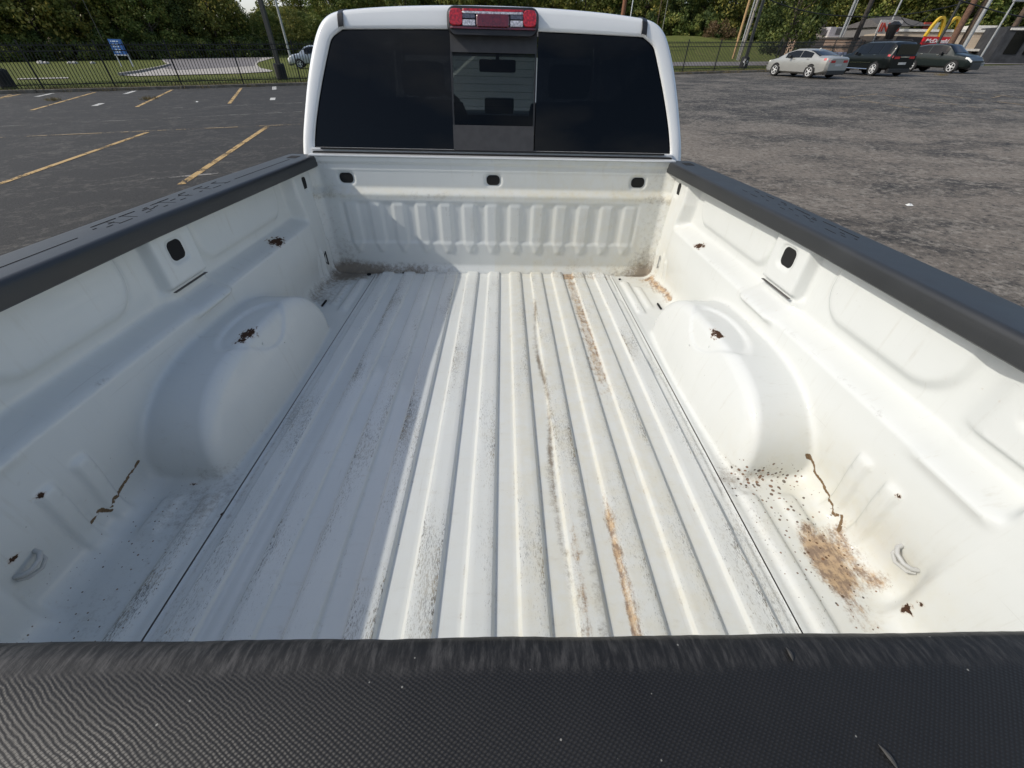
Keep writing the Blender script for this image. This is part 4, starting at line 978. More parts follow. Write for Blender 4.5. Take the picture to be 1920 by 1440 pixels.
# ------------------------------------------------------------------ parked vehicles
def carpaint(name, c, metal=.0, rough=.32):
    t = NT(name); v = t.obj(); n = t.noise(v, 3, 4)
    t.set(base=t.mix(n, tuple(x*.9 for x in c), tuple(min(1, x*1.1) for x in c)), rough=rough, metal=metal, coat=.35, coatr=.04, spec=.2); return t.mat
M_AMBER = plain('head_lamp_lens', (.75, .74, .68), .1, coat=1); M_TAIL = plain('tail_lamp_lens', (.45, .01, .015), .15, coat=1)
def make_car(lab, cat, paint, L, H, W, wb, top, belt, lo, wsx, rsx, sidew, pillars, r, alloy_sp=5, strip=None, rough_front=False, grp='cars parked in the lot'):
    root = empty('parked_car', lab, cat, grp)
    hx = L/2
    def ring(x):
        w_ = W/2*float(np.interp(x, [-hx, -hx+.12, -hx+.5, hx-.8, hx-.25, hx], [.80, .93, 1, 1, .90, .72]))
        zt = float(np.interp(x, *top)); zb = float(np.interp(x, *belt)); zl = float(np.interp(x, *lo))
        g_ = np.clip((zt-zb-.04)/.25, 0, 1)
        wt = w_*(.90-.16*g_*min(1, (zt-zb)/.5))
        return [(0, zl), (w_*.82, zl), (w_*.96, zl+.10), (w_*1.0, zl+(zb-zl)*.45), (w_*.985, zb-.10), (w_*.955, zb), (wt, max(zt-.055, zb+.01)), (wt*.80, zt-.010+.0), (0, zt)]
    def P(x, k, s=1, off=0):
        R_ = ring(x); i = min(int(k), 7); f = k-i; y = R_[i][0]*(1-f)+R_[i+1][0]*f; z = R_[i][1]*(1-f)+R_[i+1][1]*f
        dy, dz = R_[i+1][0]-R_[i][0], R_[i+1][1]-R_[i][1]; l = math.hypot(dy, dz)+1e-6
        return (x, s*(y+off*dz/l), z-off*dy/l)
    xs = sorted(set([round(-hx+L*i/44, 3) for i in range(45)]+list(top[0])+list(belt[0])))
    mb = MB(); rows = []
    for x in xs:
        a = [P(x, k, 1) for k in range(9)]; b_ = [P(x, k, -1) for k in range(7, 0, -1)]
        rows.append(a+b_)
    mb.grid(rows, closed=True); mb.face(rows[0][::-1]); mb.face(rows[-1])
    body = mb.build('body', paint, root, smooth=True)
    for s in (-1, 1):
        # side glass between the pillars
        for (a, b_) in sidew:
            n = 6; g_ = MB(); rows = []
            for i in range(n+1):
                x = a+(b_-a)*i/n; R_ = ring(x)
                if R_[6][1]-R_[5][1] < .06: continue
                rows.append([P(x, 5+t, s, .010) for t in (.06, .35, .65, .90)])
            if len(rows) > 1: g_.grid(rows); g_.build('side_window', M_CARGLASS, root)
        for x in pillars:
            h_ = MB(); p = P(x, 4.6, s, .012); h_.box(p[0]-.10, p[0]+.07, p[1]-.018, p[1]+.018, p[2]-.02, p[2]+.015); h_.build('door_handle', M_CHROME if cat != 'sedan' else paint, root, bevel=.005)
        h_ = MB(); p = P(wsx[0]-.05, 4.95, s, .05); h_.box(p[0]-.10, p[0]+.05, min(p[1], p[1]+s*.16), max(p[1], p[1]+s*.16), p[2]-.02, p[2]+.15); h_.build('wing_mirror', M_TRIM, root, bevel=.03)
        if strip:
            h_ = MB(); z0 = strip; h_.grid([[P(x, k, s, .014) for k in (3.0, 3.12)] for x in np.linspace(-hx+1.45, hx-1.5, 8)]); h_.build('side_moulding', M_CHROME, root)
            h_ = MB(); y = s*(W/2+.03); h_.tube([(-wb/2+.45, y, .36), (wb/2-.45, y, .36)], .035, 8); h_.build('side_step', M_CHROME, root, smooth=True)
        # wheels in dark arches
        for x in (-wb/2, wb/2):
            h_ = MB(); y = s*(W/2*.985)
            arch = [(x+(r+.055)*math.cos(k*PI/16), max(r+(r+.055)*math.sin(k*PI/16), .16)) for k in range(-3, 20)]
            h_.prism(arch, 1, y-s*.30, y+s*.012); h_.build('wheel_arch', M_BLACK, root)
            wroot = make_wheel(root, r, .22, alloy_sp, name='wheel'); wroot.rotation_euler = (0, 0, PI/2*s if s > 0 else -PI/2)
            wroot.location = (x, s*(W/2-.085), r)
        # lamps
        h_ = MB(); h_.grid([[P(x, k, s, .010) for k in (4.0, 4.5, 5.0)] for x in (-hx+.02, -hx+.20, -hx+.34)]); h_.build('tail_lamp', M_TAIL, root, smooth=True)
        h_ = MB(); h_.box(-hx-.012, -hx+.02, min(s*.30, s*.62)*W/1.8, max(s*.30, s*.62)*W/1.8, ring(-hx)[4][1]-.04, ring(-hx)[5][1]-.02); h_.build('tail_lamp', M_TAIL, root, bevel=.006)
        h_ = MB(); h_.grid([[P(x, k, s, .012) for k in (4.1, 4.6, 5.0, 5.6)] for x in (hx-.42, hx-.25, hx-.10, hx-.02)]); h_.build('head_lamp', M_AMBER, root, smooth=True)
    def topglass(a, b_, nm):
        g_ = MB(); rows = []
        for i in range(9):
            x = a+(b_-a)*i/8; rows.append([P(x, k, 1, .012) for k in (6.15, 6.8, 7.3, 8)]+[P(x, k, -1, .012) for k in (7.3, 6.8, 6.15)])
        g_.grid(rows); g_.build(nm, M_CARGLASS, root, smooth=True)
    topglass(*wsx, 'windscreen'); 
    if rsx: topglass(*rsx, 'rear_screen')
    else:
        z0, z1 = ring(-hx+.02)[5][1]+.06, H-.16; g_ = MB(); xz = lambda z: float(np.interp(z, [.9, H-.1], [-hx+.005, -hx+.22]))
        g_.grid([[(-hx-.004+max(0, (z-z0))*.02, y, z) for y in (-W*.34, 0, W*.34)] for z in (z0, z1)]); g_.build('rear_screen', M_CARGLASS, root)
    h_ = MB(); h_.box(-hx-.014, -hx+.01, -.26, .26, .62, .74); h_.build('number_plate', plain('plate', (.5, .5, .48), .5), root)
    h_ = MB(); h_.box(-hx-.02, -hx+.25, -W*.38, W*.38, .20, .42); h_.build('rear_bumper', M_TRIM, root, bevel=.03)
    h_ = MB(); h_.box(hx-.30, hx+.02, -W*.30, W*.30, .22, .58); h_.build('grille', M_TRIM, root, bevel=.03)
    return root
def place(o, x, y, deg):
    a = math.radians(deg); up = Vector((-GA, -GB, 1)).normalized(); f = Vector((math.cos(a), math.sin(a), GA*math.cos(a)+GB*math.sin(a))).normalized(); l = up.cross(f)
    o.matrix_world = Matrix([[f[i], l[i], up[i], (x, y, gz(x, y)+.005)[i]] for i in range(3)]+[[0, 0, 0, 1]])
def place_rear(o, rwx, rwy, deg, wb, W, side=1):
    # side wheel that faces the camera (left side = +1) stands at rwx, rwy
    a = math.radians(deg); f = np.array([math.cos(a), math.sin(a)]); l = np.array([-f[1], f[0]]); c = np.array([rwx, rwy])+f*wb/2-l*side*(W/2-.03); place(o, c[0], c[1], deg)
sedan = make_car('silver sedan, leftmost of the three cars parked by the fence on the right', 'sedan', carpaint('silver_paint', (.36, .36, .34), .35), 4.93, 1.45, 1.88, 2.78,
    ([-2.47, -2.36, -1.75, -1.05, -.45, .25, .85, 1.55, 2.1, 2.47], [.99, 1.06, 1.10, 1.34, 1.44, 1.45, 1.31, .98, .88, .66]),
    ([-2.47, -2.3, -1.5, .9, 1.6, 2.2, 2.47], [.92, 1.0, 1.0, .95, .91, .82, .62]), ([-2.47, -2.2, -1.9, 1.9, 2.47], [.34, .26, .20, .20, .26]),
    (.42, 1.42), (-1.66, -.80), ((-1.18, -.30), (-.26, .86)), (-.95, .12), .335, 5)
place_rear(sedan, 18.32, 32.26, 108, 2.78, 1.88)
mb = MB(); mb.prism([(-.09, 0), (.05, 0), (-.07, .07)], 1, -.012, .012); fo = mb.build('roof_fin', carpaint('pale_fin', (.6, .6, .58)), sedan); fo.location = (-.75, 0, 1.42)
suv = make_car('black SUV with chrome side strip, parked between silver sedan and dark crossover', 'SUV', carpaint('black_paint', (.004, .006, .006)), 4.85, 1.80, 1.98, 2.78,
    ([-2.42, -2.35, -2.22, -2.0, -1.5, .2, .75, 1.25, 2.0, 2.42], [1.08, 1.34, 1.62, 1.75, 1.79, 1.77, 1.66, 1.20, 1.10, .84]),
    ([-2.42, -2.2, -1.5, .9, 1.5, 2.2, 2.42], [1.05, 1.14, 1.14, 1.08, 1.06, .98, .74]), ([-2.42, -2.2, 2.2, 2.42], [.42, .34, .30, .38]),
    (.62, 1.30), None, ((-2.02, -1.36), (-1.22, -.42), (-.34, .72)), (-1.0, .05), .375, 6, strip=.62)
place_rear(suv, 23.75, 34.45, 96, 2.78, 1.98)
for s in (-1, 1): mb = MB(); mb.tube([(-1.7, s*.66, 1.79), (-1.6, s*.66, 1.84), (.0, s*.66, 1.83), (.1, s*.66, 1.78)], .02, 6); mb.build('roof_rail', M_TRIM, suv, smooth=True)
mb = MB(); mb.box(-2.445, -2.42, -.30, .30, .98, 1.03); mb.build('tailgate_chrome_bar', M_CHROME, suv)
cross = make_car('dark green-grey crossover facing the camera, rightmost of the three parked cars', 'crossover', carpaint('dark_green_grey_paint', (.012, .018, .017), .1), 4.70, 1.66, 1.85, 2.72,
    ([-2.35, -2.22, -1.6, -.9, .0, .5, 1.15, 1.9, 2.35], [1.05, 1.28, 1.52, 1.64, 1.66, 1.58, 1.13, 1.00, .72]),
    ([-2.35, -2.1, -1.3, .8, 1.4, 2.1, 2.35], [1.0, 1.14, 1.12, 1.03, 1.0, .88, .68]), ([-2.35, -2.2, 2.2, 2.35], [.40, .32, .28, .36]),
    (.42, 1.10), (-2.18, -1.72), ((-1.72, -.62), (-.54, .66)), (-.98, .12), .365, 5)
place_rear(cross, 30.15, 39.75, 292, 2.72, 1.85, side=-1)
mb = MB(); mb.box(2.05, 2.37, .45, .88, .40, .62); mb.build('damaged_bumper_corner', plain('torn_bumper_plastic', (.30, .30, .28), .6, var=.8, scale=14), cross, bevel=.03)
silv = make_car('silver SUV partly hidden by the cab, driving out beyond the fence on the left', 'SUV', carpaint('light_silver_paint', (.42, .45, .48), .3), 4.7, 1.72, 1.86, 2.7,
    ([-2.35, -2.2, -1.6, -.9, .2, .6, 1.25, 1.9, 2.35], [1.05, 1.35, 1.66, 1.71, 1.72, 1.62, 1.14, 1.04, .78]),
    ([-2.35, -2.1, -1.3, .8, 1.4, 2.1, 2.35], [1.0, 1.1, 1.1, 1.05, 1.03, .93, .7]), ([-2.35, 2.35], [.32, .32]),
    (.55, 1.20), (-2.2, -1.75), ((-1.75, -.62), (-.54, .70)), (-.98, .12), .35, 6, grp=None)
place(silv, -20.2, 50.2, 196)

# ------------------------------------------------------------------ buildings on the right
def W3(p, px, py, Y): return at(px, py, Y)
def slabwall(name, px0, px1, ytop0, ytop1, Y0, Y1, depth, mat, label, cat='building', zb=None, parent=None):
    A = at(px0, ytop0, Y0); B = at(px1, ytop1, Y1); base = gz(A[0], A[1])-.5
    o = empty(name, label, cat, loc=(A[0], A[1], base)); d = np.array([B[0]-A[0], B[1]-A[1]]); L = np.linalg.norm(d); o.rotation_euler = (0, 0, math.atan2(d[1], d[0]))
    zt = (A[2]+B[2])/2-base
    mb = MB(); mb.box(0, L, 0, depth, 0, zt); mb.build('wall', mat, o)
    return o, L, zt
def brick_mat(name, a, b, m):
    t = NT(name); v = t.obj(rot=(PI/2, 0, 0)); o = t.n('ShaderNodeTexBrick'); o.inputs['Scale'].default_value = 1.0; o.inputs['Brick Width'].default_value = .4; o.inputs['Row Height'].default_value = .2; o.inputs['Mortar Size'].default_value = .012
    for k, c in ((1, a), (2, b), (3, m)): o.inputs[k].default_value = (*c, 1)
    t.L(v, o.inputs[0]); n = t.noise(t.obj(), 1.2, 5)
    t.set(base=t.mix(t.ramp(n, .3, .8, 0, .4), o.outputs[0], tuple(x*.6 for x in a)), rough=.9); return t.mat
M_BR = brick_mat('red_tan_brick', (.38, .25, .18), (.44, .30, .22), (.34, .28, .23)); M_TANB = brick_mat('tan_block', (.42, .34, .26), (.48, .40, .30), (.40, .33, .26)); M_DKB = brick_mat('dark_brick', (.045, .038, .034), (.06, .05, .044), (.05, .045, .04))
M_COPE = plain('white_coping', (.62, .60, .55), .7); M_ROOF = plain('dark_shingle_roof', (.075, .068, .062), .9, scale=4, var=.3)
b1, L1_, z1 = slabwall('brick_shop', 1478, 1612, 77.5, 69.5, 66, 60, 12, M_BR, 'low red-tan brick building with two rooftop units behind the silver sedan')
mb = MB(); mb.box(-.1, L1_+.1, -.12, .1, z1, z1+.18); mb.build('parapet_cap', plain('dark_cap', (.04, .035, .03), .8), b1)
mb = MB(); mb.box(1.2, 4.2, -.05, .02, .4, z1*.98); mb.build('dark_bay', M_DKB, b1)
mb = MB(); mb.box(L1_*.25, L1_*.98, -.10, -.02, .9, 1.5); mb.build('blue_white_banner', plain('blue_banner', (.22, .25, .36), .6, scale=3, var=.9), b1)
mb = MB(); mb.box(L1_*.25, L1_*.98, -.11, .0, 1.9, 2.0); mb.build('window_band', plain('dark_band', (.03, .03, .035), .4), b1)
def roof_unit(px, py, Y, w_, d_, h_, lab, c):
    A = at(px, py, Y); o = empty('rooftop_unit', lab, 'air conditioner', 'rooftop units on the brick building', loc=tuple(A)); 
    mb = MB(); mb.box(-w_/2, w_/2, -d_/2, d_/2, .1, h_); mb.build('housing', plain('unit_metal', c, .6), o, bevel=.02)
    mb = MB()
    mb.box(w_*.05, w_*.47, -d_/2-.02, -d_/2+.01, .25, h_-.1); mb.build('grille', plain('unit_grille', (.10, .10, .10), .7, scale=30, var=.6), o)
    mb = MB(); mb.box(-w_*.55, w_*.55, -d_*.55, d_*.55, 0, .1); mb.build('base_frame', M_COPE, o)
roof_unit(1528, 71, 66, 1.35, 1.2, .95, 'left rooftop unit, beige, on the brick building above the silver sedan', (.42, .38, .30))
roof_unit(1556, 70.5, 65.6, 1.35, 1.2, .95, 'right rooftop unit, grey-white, on the brick building above the silver sedan', (.42, .41, .42))
b1b, l_, z_ = slabwall('dark_gable_block', 1513, 1552, 41, 41, 80, 80, 6, M_DKB, 'dark brown block behind the two rooftop units')
b2, L2_, z2 = slabwall('dark_building', 1612, 1684, 69.5, 65, 62, 58.5, 10, M_DKB, 'low dark brown building between the brick shop and the tan building')
b3, L3_, z3 = slabwall('tan_building', 1668, 1893, 68.5, 51, 64, 60, 14, M_TANB, 'long tan block building with white roof edge behind the fast food sign')
mb = MB(); mb.box(-.1, L3_+.1, -.15, .2, z3, z3+.22); mb.build('roof_edge', M_COPE, b3)
mb = MB(); mb.box(L3_*.72, L3_*.93, 1, 5, z3+.22, z3+.62); mb.build('roof_box', M_COPE, b3)
mb = MB(); mb.box(L3_*.5, L3_*1.0, -1.6, 0, z3*.50, z3*.56); mb.build('canopy', M_COPE, b3)
mb = MB(); mb.box(L3_*.5, L3_, -.06, .01, .5, z3*.28); mb.build('shopfront_window', M_CARGLASS, b3)
for k in range(5): mb = MB(); mb.box(L3_*(.52+k*.11), L3_*(.52+k*.11)+.12, -1.55, -1.4, .3, z3*.5); mb.build('canopy_post', M_DKB, b3)
b4, L4_, z4 = slabwall('dark_shop', 1893, 2030, 50, 50, 56, 54, 10, plain('dark_slate_cladding', (.030, .032, .036), .7, var=.4, scale=2), 'dark slate building at the right edge of the photo')
mb = MB(); mb.box(.2, 6, -.1, 0, z4-.28, z4-.1); mb.build('sign_band', M_COPE, b4)
for k in range(3): mb = MB(); mb.box(.8+k*1.6, 1.9+k*1.6, -.07, .0, 1.3, 3.1); mb.build('window', M_CARGLASS, b4)
b5 = empty('grey_house', 'grey-roofed house with a white gable wall behind the tan building', 'house', loc=tuple(at(1650, 62, 78)))
def hp(px, py, Y=78): p = at(px, py, Y)-np.array(b5.location); return tuple(p)
mb = MB(); q = [hp(1652, 50), hp(1672, 36), hp(1728, 32), hp(1752, 48)]; q2 = [(p[0], p[1]+8, p[2]+.9) for p in q]
mb.v = [q[0], q[3], (q[2][0], q[2][1]+5, q[2][2]+.3), (q[1][0], q[1][1]+5, q[1][2]+.3), (q[0][0], q[0][1]+10, q[0][2]), (q[3][0], q[3][1]+10, q[3][2])]
mb.f = [(0, 1, 2, 3), (4, 3, 2, 5), (0, 3, 4), (1, 5, 2), (0, 4, 5, 1)]; mb.mi = [0]*5; mb.build('roof', M_ROOF, b5)
p0, p1 = hp(1656, 50), hp(1748, 47)
mb = MB(); mb.box(p0[0], p1[0], 1, 9, -4, min(p0[2], p1[2])-.02); mb.build('wall', plain('grey_siding', (.16, .15, .145), .8), b5)
p0, p1 = hp(1683, 66), hp(1712, 50)
mb = MB(); mb.box(p0[0], p1[0], .6, .98, p0[2]-1, p1[2]); gw = mb.build('white_gable', plain('cream_wall', (.66, .62, .50), .7), b5)
for k in range(2): mb = MB(); x = p0[0]+(p1[0]-p0[0])*(.50+.22*k); mb.box(x, x+.9, .55, .60, p1[2]-1.6, p1[2]-.3); mb.build('window', M_ROOF, gw)
for k, c in ((.62, (.35, .05, .03)), (.80, (.55, .55, .52))):
    x = p0[0]+(hp(1752, 50)[0]-p0[0])*k*1.25; mb = MB(); mb.box(x, x+1.1, .7, .99, p0[2]+.5, p0[2]+1.5); mb.build('side_window', plain('window_panel', c, .6), b5)
# red and white lettered board, half hidden by a dark awning
def text_mesh(s, size, depth, mat, parent, loc, name='lettering', shear=0.0, sx=1.0):
    cu = D.curves.new(name, 'FONT'); cu.body = s; cu.size = size; cu.extrude = depth; cu.offset = size*.022; cu.shear = shear; cu.resolution_u = 3
    o = D.objects.new(name, cu); COL.objects.link(o); bpy.context.view_layer.update()
    m = D.meshes.new_from_object(o.evaluated_get(bpy.context.evaluated_depsgraph_get())); D.objects.remove(o); D.curves.remove(cu)
    m.materials.clear(); k = link(name, m, mat, parent); k.rotation_euler = (PI/2, 0, 0); k.location = loc; k.scale = (sx, 1, 1); return k
A = at(1641, 63, 60); B = at(1684, 60, 60); wd = B[0]-A[0]
bd = empty('lettered_board', 'white board with big red letters, partly covered by a dark bundle, on the roof edge', 'sign', loc=tuple(A))
mb = MB(); mb.box(0, wd, 0, .1, 0, 1.15); mb.build('panel', plain('white_board', (.62, .58, .52), .6), bd)
M_RLT = plain('red_letters', (.55, .06, .03), .5)
text_mesh('IN', 1.05, .02, M_RLT, bd, (wd*.05, -.02, .18)); text_mesh('B', 1.05, .02, M_RLT, bd, (wd*.74, -.02, .18))
for x in (wd*.1, wd*.9): mb = MB(); mb.box(x-.05, x+.05, .1, .2, -1.5, 0); mb.build('post', M_GPOLE, bd)
A = at(1663, 78, 59)
bn = MB(); rows = []
for k in range(7):
    z = k*.28; rr = (.12, .3, .42, .5, .6, .66, .2)[k]; rows.append([(rr*math.cos(a*PI/5)*(1+.2*math.sin(a*3+k)), rr*.7*math.sin(a*PI/5), z) for a in range(10)])
bn.grid(rows, closed=True); o = bn.build('signal_head', M_TRIM, None, smooth=True); o.location = tuple(A); tag(o, 'black bundle hanging in front of the middle of the red-lettered board', 'traffic signal')
# golden arches sign
A = at(1722, 91, 57); B = at(1779, 88, 57); C_ = at(1722, 68, 57)
ms = empty('restaurant_sign', 'yellow arches standing on a red board with white lettering above the dark crossover', 'sign', loc=tuple(A))
wd = B[0]-A[0]; hh = C_[2]-A[2]
mb = MB(); mb.box(0, wd, -.15, .15, -.35, hh); mb.build('red_panel', plain('red_sign_face', (.58, .014, .022), .35, var=.05), ms, bevel=.03)
M_WL = plain('white_letters', (.82, .80, .78), .5, var=.03)
t1 = text_mesh("McDonald's", hh*.46, .02, M_WL, ms, (wd*.06, -.17, hh*.50), shear=.25); w_now = max(v.co.x for v in t1.data.vertices); t1.scale = (wd*.90/w_now, 1, 1)
t2 = text_mesh("Hiring", hh*.34, .02, M_WL, ms, (wd*.14, -.17, hh*.02), shear=.2)
mb = MB(); ah = (at(1740, 32, 57)[2]-A[2])
M_YA = plain('yellow_arch', (.62, .40, .03), .4)
def arch(cx, hw, z0, z1, r):
    rows = []
    for k in range(25):
        t = -1+2*k/24; x = cx+hw*t; z = z0+(z1-z0)*(1-abs(t)**2.3)
        rows.append((x, z))
    for i in range(len(rows)):
        pass
    b = MB(); R_ = []
    for i, (x, z) in enumerate(rows):
        a = rows[max(i-1, 0)]; c = rows[min(i+1, len(rows)-1)]; d = math.hypot(c[0]-a[0], c[1]-a[1]); nx, nz = -(c[1]-a[1])/d, (c[0]-a[0])/d
        R_.append([(x-nx*r, -.15, z-nz*r), (x+nx*r, -.15, z+nz*r), (x+nx*r, .15, z+nz*r), (x-nx*r, .15, z-nz*r)])
    b.grid(R_, closed=True); b.face(R_[0]); b.face(R_[-1]); return b
hw = wd*.245
arch(wd*.25, hw, hh, ah, .11).build('arch', M_YA, ms, smooth=True); arch(wd*.25+2*hw, hw, hh, ah, .11).build('arch', M_YA, ms, smooth=True)
mb = MB(); mb.box(wd*.4, wd*.6, -.1, .1, -3.5, -.35); mb.build('sign_post', M_TRIM, ms)
# ------------------------------------------------------------------ trees
def leaf_mat(name, a, b, c):
    t = NT(name); at_ = t.attr('tone'); v = t.obj(); n = t.noise(v, .5, 4)
    col = t.mix(at_, a, b); col = t.mix(t.ramp(t.math('ADD', t.math('MULTIPLY', n, .7), t.math('MULTIPLY', at_, .5)), .62, .85, 0, .8), col, c)
    t.set(base=col, rough=.6, spec=.25)
    tr = t.n('ShaderNodeBsdfTranslucent'); t.L(col, tr.inputs[0]); mx = t.n('ShaderNodeMixShader'); mx.inputs[0].default_value = .30
    t.L(t.p.outputs[0], mx.inputs[1]); t.L(tr.outputs[0], mx.inputs[2]); t.L(mx.outputs[0], t.out.inputs[0]); return t.mat
M_LEAF = [leaf_mat('green_leaves', (.075, .110, .024), (.19, .235, .055), (.33, .30, .08)), leaf_mat('olive_leaves', (.10, .125, .03), (.25, .25, .06), (.42, .33, .08)), leaf_mat('dark_leaves', (.045, .07, .020), (.12, .155, .04), (.19, .20, .05))]
M_BARK = plain('tree_bark', (.075, .06, .048), .95, scale=6, var=.4, bump=.5)
def leaf_cloud(H_, R_, nclump, per, ls, low=.12, seed=0, flat=1.0):
    g_ = np.random.default_rng(seed); V = []; T = []
    cs = []
    for i in range(nclump):
        u = g_.uniform(0, 1); z = H_*(low+(1-low)*u); prof = math.sin(PI*min(1, .12+.80*u**.85))**.55
        a = g_.uniform(0, 2*PI); rr = R_*prof*(g_.uniform(.25, 1)**.45)*g_.uniform(.75, 1.12); cs.append((rr*math.cos(a), rr*math.sin(a), z, g_.uniform(.45, 1.0)*R_*.36))
    P_, N_, S_, TT = [], [], [], []
    for (x, y, z, cr) in cs:
        d = g_.normal(size=(per, 3)); d /= np.linalg.norm(d, axis=1)[:, None]; d[:, 2] = d[:, 2]*.75+.1; q = g_.uniform(.45, 1.05, per)[:, None]*cr
        P_.append(np.array([x, y, z])+d*q); nn = d+g_.normal(size=(per, 3))*.65; N_.append(nn/np.linalg.norm(nn, axis=1)[:, None]); S_.append(ls*g_.uniform(.55, 1.3, per))
        TT.append(np.clip(g_.uniform(.1, .8)+g_.normal(size=per)*.22, 0, 1))
    P_ = np.concatenate(P_); N_ = np.concatenate(N_); S_ = np.concatenate(S_); TT = np.concatenate(TT); n = len(P_)
    r_ = g_.normal(size=(n, 3)); U = np.cross(N_, r_); U /= np.linalg.norm(U, axis=1)[:, None]; W_ = np.cross(N_, U)
    s = S_[:, None]
    V = np.stack([P_-U*s*.5, P_-W_*s*.32, P_+U*s*.5, P_+W_*s*.32], 1).reshape(-1, 3); F = np.arange(n*4).reshape(-1, 4)
    m = np_mesh('crown', V, F, None, False); a = m.attributes.new('tone', 'FLOAT', 'POINT'); a.data.foreach_set('value', np.repeat(TT, 4).astype(np.float32)); return m
def trunk_mb(H_, r, seed):
    g_ = random.Random(seed); b = MB(); top = (g_.uniform(-.4, .4), g_.uniform(-.4, .4), H_*.8)
    b.tube([(0, 0, -.4), (top[0]*.2, top[1]*.2, H_*.25), (top[0]*.6, top[1]*.6, H_*.5), top], [r, r*.8, r*.55, r*.15], 8)
    for k in range(7):
        z = H_*g_.uniform(.22, .65); a = g_.uniform(0, 2*PI); l = H_*g_.uniform(.15, .3)
        b.tube([(top[0]*z/H_, top[1]*z/H_, z), (l*.5*math.cos(a), l*.5*math.sin(a), z+l*.35), (l*math.cos(a), l*math.sin(a), z+l*.9)], [r*.4, r*.25, r*.06], 6)
    return b
KIN = []
for k, (H_, R_, nc, per, ls, mi) in enumerate(((11, 4.6, 95, 85, .42, 0), (13, 5.2, 110, 85, .44, 1), (9.5, 4.3, 85, 85, .40, 2), (12, 4.8, 100, 85, .42, 0), (8, 3.8, 70, 85, .38, 1))):
    m = leaf_cloud(H_, R_, nc, per, ls, low=.05, seed=20+k); m.materials.append(M_LEAF[mi]); KIN.append((m, trunk_mb(H_, .22, k), mi, H_))
TR_ME = [None]*len(KIN)
def nth(i): return '%d%s' % (i, 'th' if 10 < i % 100 < 14 else {1: 'st', 2: 'nd', 3: 'rd'}.get(i % 10, 'th'))
def tree(k, x, y, sc, rz, lab, grp, z=None, name='tree', tint=None):
    m, tb, mi, H_ = KIN[k]; o = empty(name, lab, 'tree', grp, loc=(x, y, gz(x, y)-.05 if z is None else z), rz=rz); o.scale = (sc, sc, sc*random.uniform(.9, 1.12))
    if TR_ME[k] is None: t_ = tb.build('trunk', M_BARK, o, smooth=True); TR_ME[k] = t_.data
    else: link('trunk', TR_ME[k], None, o)
    link('crown', m, None, o); return o
KN = {0: 'mid green', 1: 'olive', 2: 'dark green'}
GL, GR_ = 'trees of the wood beyond the lawn, left of the cab', 'trees of the wooded slope, right of the cab'
rnd = random.Random(5); cnt = 0
for row, (off, ss) in enumerate(((0, 5.2), (7, 6.2), (15, 7.5))):
    cnt = 0
    p_s = np.array([-92.0, 70.0]); p_e = np.array([-34.0, 118.0]); Ln = np.linalg.norm(p_e-p_s); u = (p_e-p_s)/Ln; nn = np.array([-u[1], u[0]])
    s = -8.0
    while s < Ln+6:
        q = p_s+u*s+nn*(off+rnd.uniform(-1.5, 1.5)); az_ = math.degrees(math.atan2(q[0], q[1])); lowt = .55 if (-28.2 < az_ < -24.6 or -23.6 < az_ < -20.6) else 1.0; k = rnd.choice((0, 1, 2, 3, 4) if row == 0 else (0, 1, 2, 3)); mi = KIN[k][2]
        cnt += 1; lab = '%s tree, %s row of the left wood, %s from the left' % (KN[mi], ('front', 'middle', 'rear')[row], nth(cnt))
        tree(k, q[0], q[1], (rnd.uniform(.85, 1.15)+(.12 if row else 0))*lowt, rnd.uniform(0, 6.28), lab, GL+', %s row, %s' % (('front', 'middle', 'rear')[row], KN[mi])); s += ss*rnd.uniform(.8, 1.15)
for row, (dd, zz, ss) in enumerate(((102, .5, 5.6), (112, 4.0, 6.5), (124, 8.5, 8.0))):
    x = -22.0; cnt = 0
    while x < 150:
        y = dd-max(0, x-60)*.30+rnd.uniform(-2, 2); k = rnd.choice((0, 1, 2, 3)); mi = KIN[k][2]
        cnt += 1; lab = '%s tree, %s row of the slope behind the shops, %s from the left' % (KN[mi], ('lowest', 'middle', 'top')[row], nth(cnt))
        tree(k, x, y, rnd.uniform(.9, 1.2), rnd.uniform(0, 6.28), lab, GR_+', %s row, %s' % (('lowest', 'middle', 'top')[row], KN[mi]), z=gz(x, y)+zz); x += ss*rnd.uniform(.8, 1.2)
# the dark tree between the lamp post and the brick shop
P_ = at(1462, 112, 57); m = leaf_cloud(10.5, 3.6, 120, 110, .30, low=.10, seed=77); m.materials.append(M_LEAF[2])
o = empty('tree', 'dark dense tree standing alone between the right lamp post and the brick shop', 'tree', loc=(P_[0], P_[1], gz(P_[0], P_[1]))); o.scale = (.95, .95, 1); trunk_mb(10, .25, 4).build('trunk', M_BARK, o, smooth=True); link('crown', m, None, o)
P_ = at(1345, 66, 90); m = leaf_cloud(2.6, 2.6, 30, 60, .28, low=.05, seed=78); m.materials.append(leaf_mat('brown_leaves', (.10, .065, .030), (.15, .10, .05), (.18, .12, .06)))
o = link('shrub', m, None); o.location = (P_[0], P_[1], P_[2]-1.0); tag(o, 'reddish brown bare shrub on top of the grass mound', 'shrub')
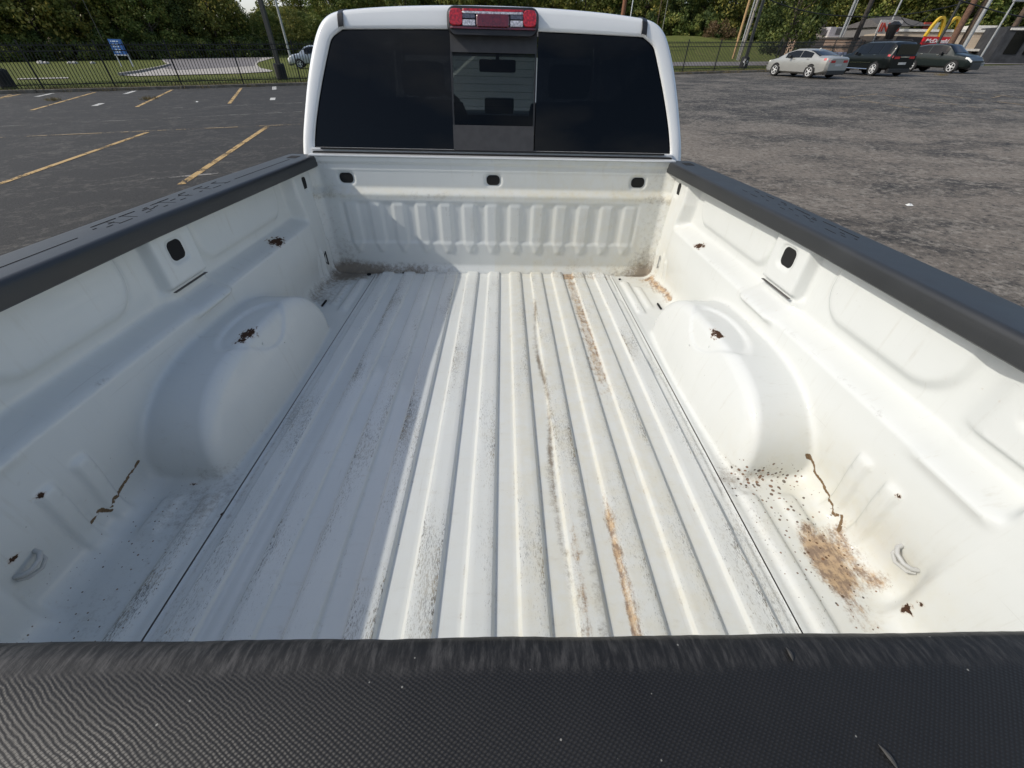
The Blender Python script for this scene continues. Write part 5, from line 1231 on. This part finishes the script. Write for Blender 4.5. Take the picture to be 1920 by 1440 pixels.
# undergrowth that closes the foot of the woods
m = leaf_cloud(2.6, 2.6, 34, 70, .34, low=.0, seed=90); m.materials.append(M_LEAF[2]); m2 = leaf_cloud(2.2, 2.4, 30, 70, .32, low=.0, seed=91); m2.materials.append(M_LEAF[0])
BC = [0]
def bush(x, y, z, lab, grp):
    k = rnd.random() < .65; o = link('bush', m if k else m2, None); o.location = (x, y, z); o.rotation_euler = (0, 0, rnd.uniform(0, 6)); s = rnd.uniform(.8, 1.4); o.scale = (s, s, s*rnd.uniform(.8, 1.2))
    c_ = 'dark' if k else 'green'; BC[0] += 1; tag(o, '%s low bush %s, %s from the left' % (c_, lab, nth(BC[0])), 'bush', grp+', '+c_)
s = -8.0
while s < Ln+8:
    q = p_s+u*s+nn*rnd.uniform(-3.5, -1.0); bush(q[0], q[1], gz(q[0], q[1]), 'at the foot of the left wood', 'bushes at the foot of the left wood'); s += 2.6
x = -20.0; BC[0] = 0
while x < 120:
    y = 98.5-max(0, x-60)*.30; bush(x, y, gz(x, y)+hill_z(x, y)+.2, 'at the foot of the right slope', 'bushes along the foot of the right slope'); x += 3.0
# slope that carries the upper rows of trees
mb = MB(); mb.grid([[(x, yy-max(0, x-60)*.30, gz(x, 100)+zz) for x in range(-60, 200, 10)] for yy, zz in ((97, -.5), (104, .6), (112, 4), (124, 8.5), (150, 10))])
so_ = mb.build('hillside', M_GRASS, None, smooth=True, fix=False)
if so_.data.polygons[0].normal.z < 0: so_.data.flip_normals()
tag(so_, kind='structure')
# trees behind the photographer, seen in the rear glass
for i in range(13):
    x = -60+i*10+rnd.uniform(-2, 2); tree(rnd.choice((0, 1, 2, 3)), x, -46+rnd.uniform(-3, 3), rnd.uniform(.8, 1.15), i, 'leafy tree of the row behind the photographer, %s from the left' % nth(i+1), 'trees behind the photographer')
for (k, x, y, sc, lab) in ((0, -13, -20, .95, 'nearer'), (3, -20, -25, 1.05, 'farther')):
    tree(k, x, y, sc, k, 'large leafy tree reflected in the left rear glass, %s of two' % lab, None)
# stones at the edge of the lawn
for i, (q, r_) in enumerate((((78, 118), .45), ((86, 117), .35), ((129, 116), .3), ((139, 115.5), .35), ((172, 114), .3))):
    P_ = at(*q, 66); bm = bmesh.new(); bmesh.ops.create_icosphere(bm, subdivisions=2, radius=r_)
    for v in bm.verts: v.co *= 1+.25*mnoise.noise(v.co*3+Vector((i, 0, 0)))
    me = D.meshes.new('stone'); bm.to_mesh(me); bm.free(); o = link('stone', me, plain('pale_stone', (.4, .38, .34), .9)); o.location = (P_[0], P_[1], gz(P_[0], P_[1])+.05); o.scale.z = .6
    tag(o, ('pale stone at the back of the lawn, %s of five counted from the left' % ('first', 'second', 'third', 'fourth', 'last')[i]), 'stone')
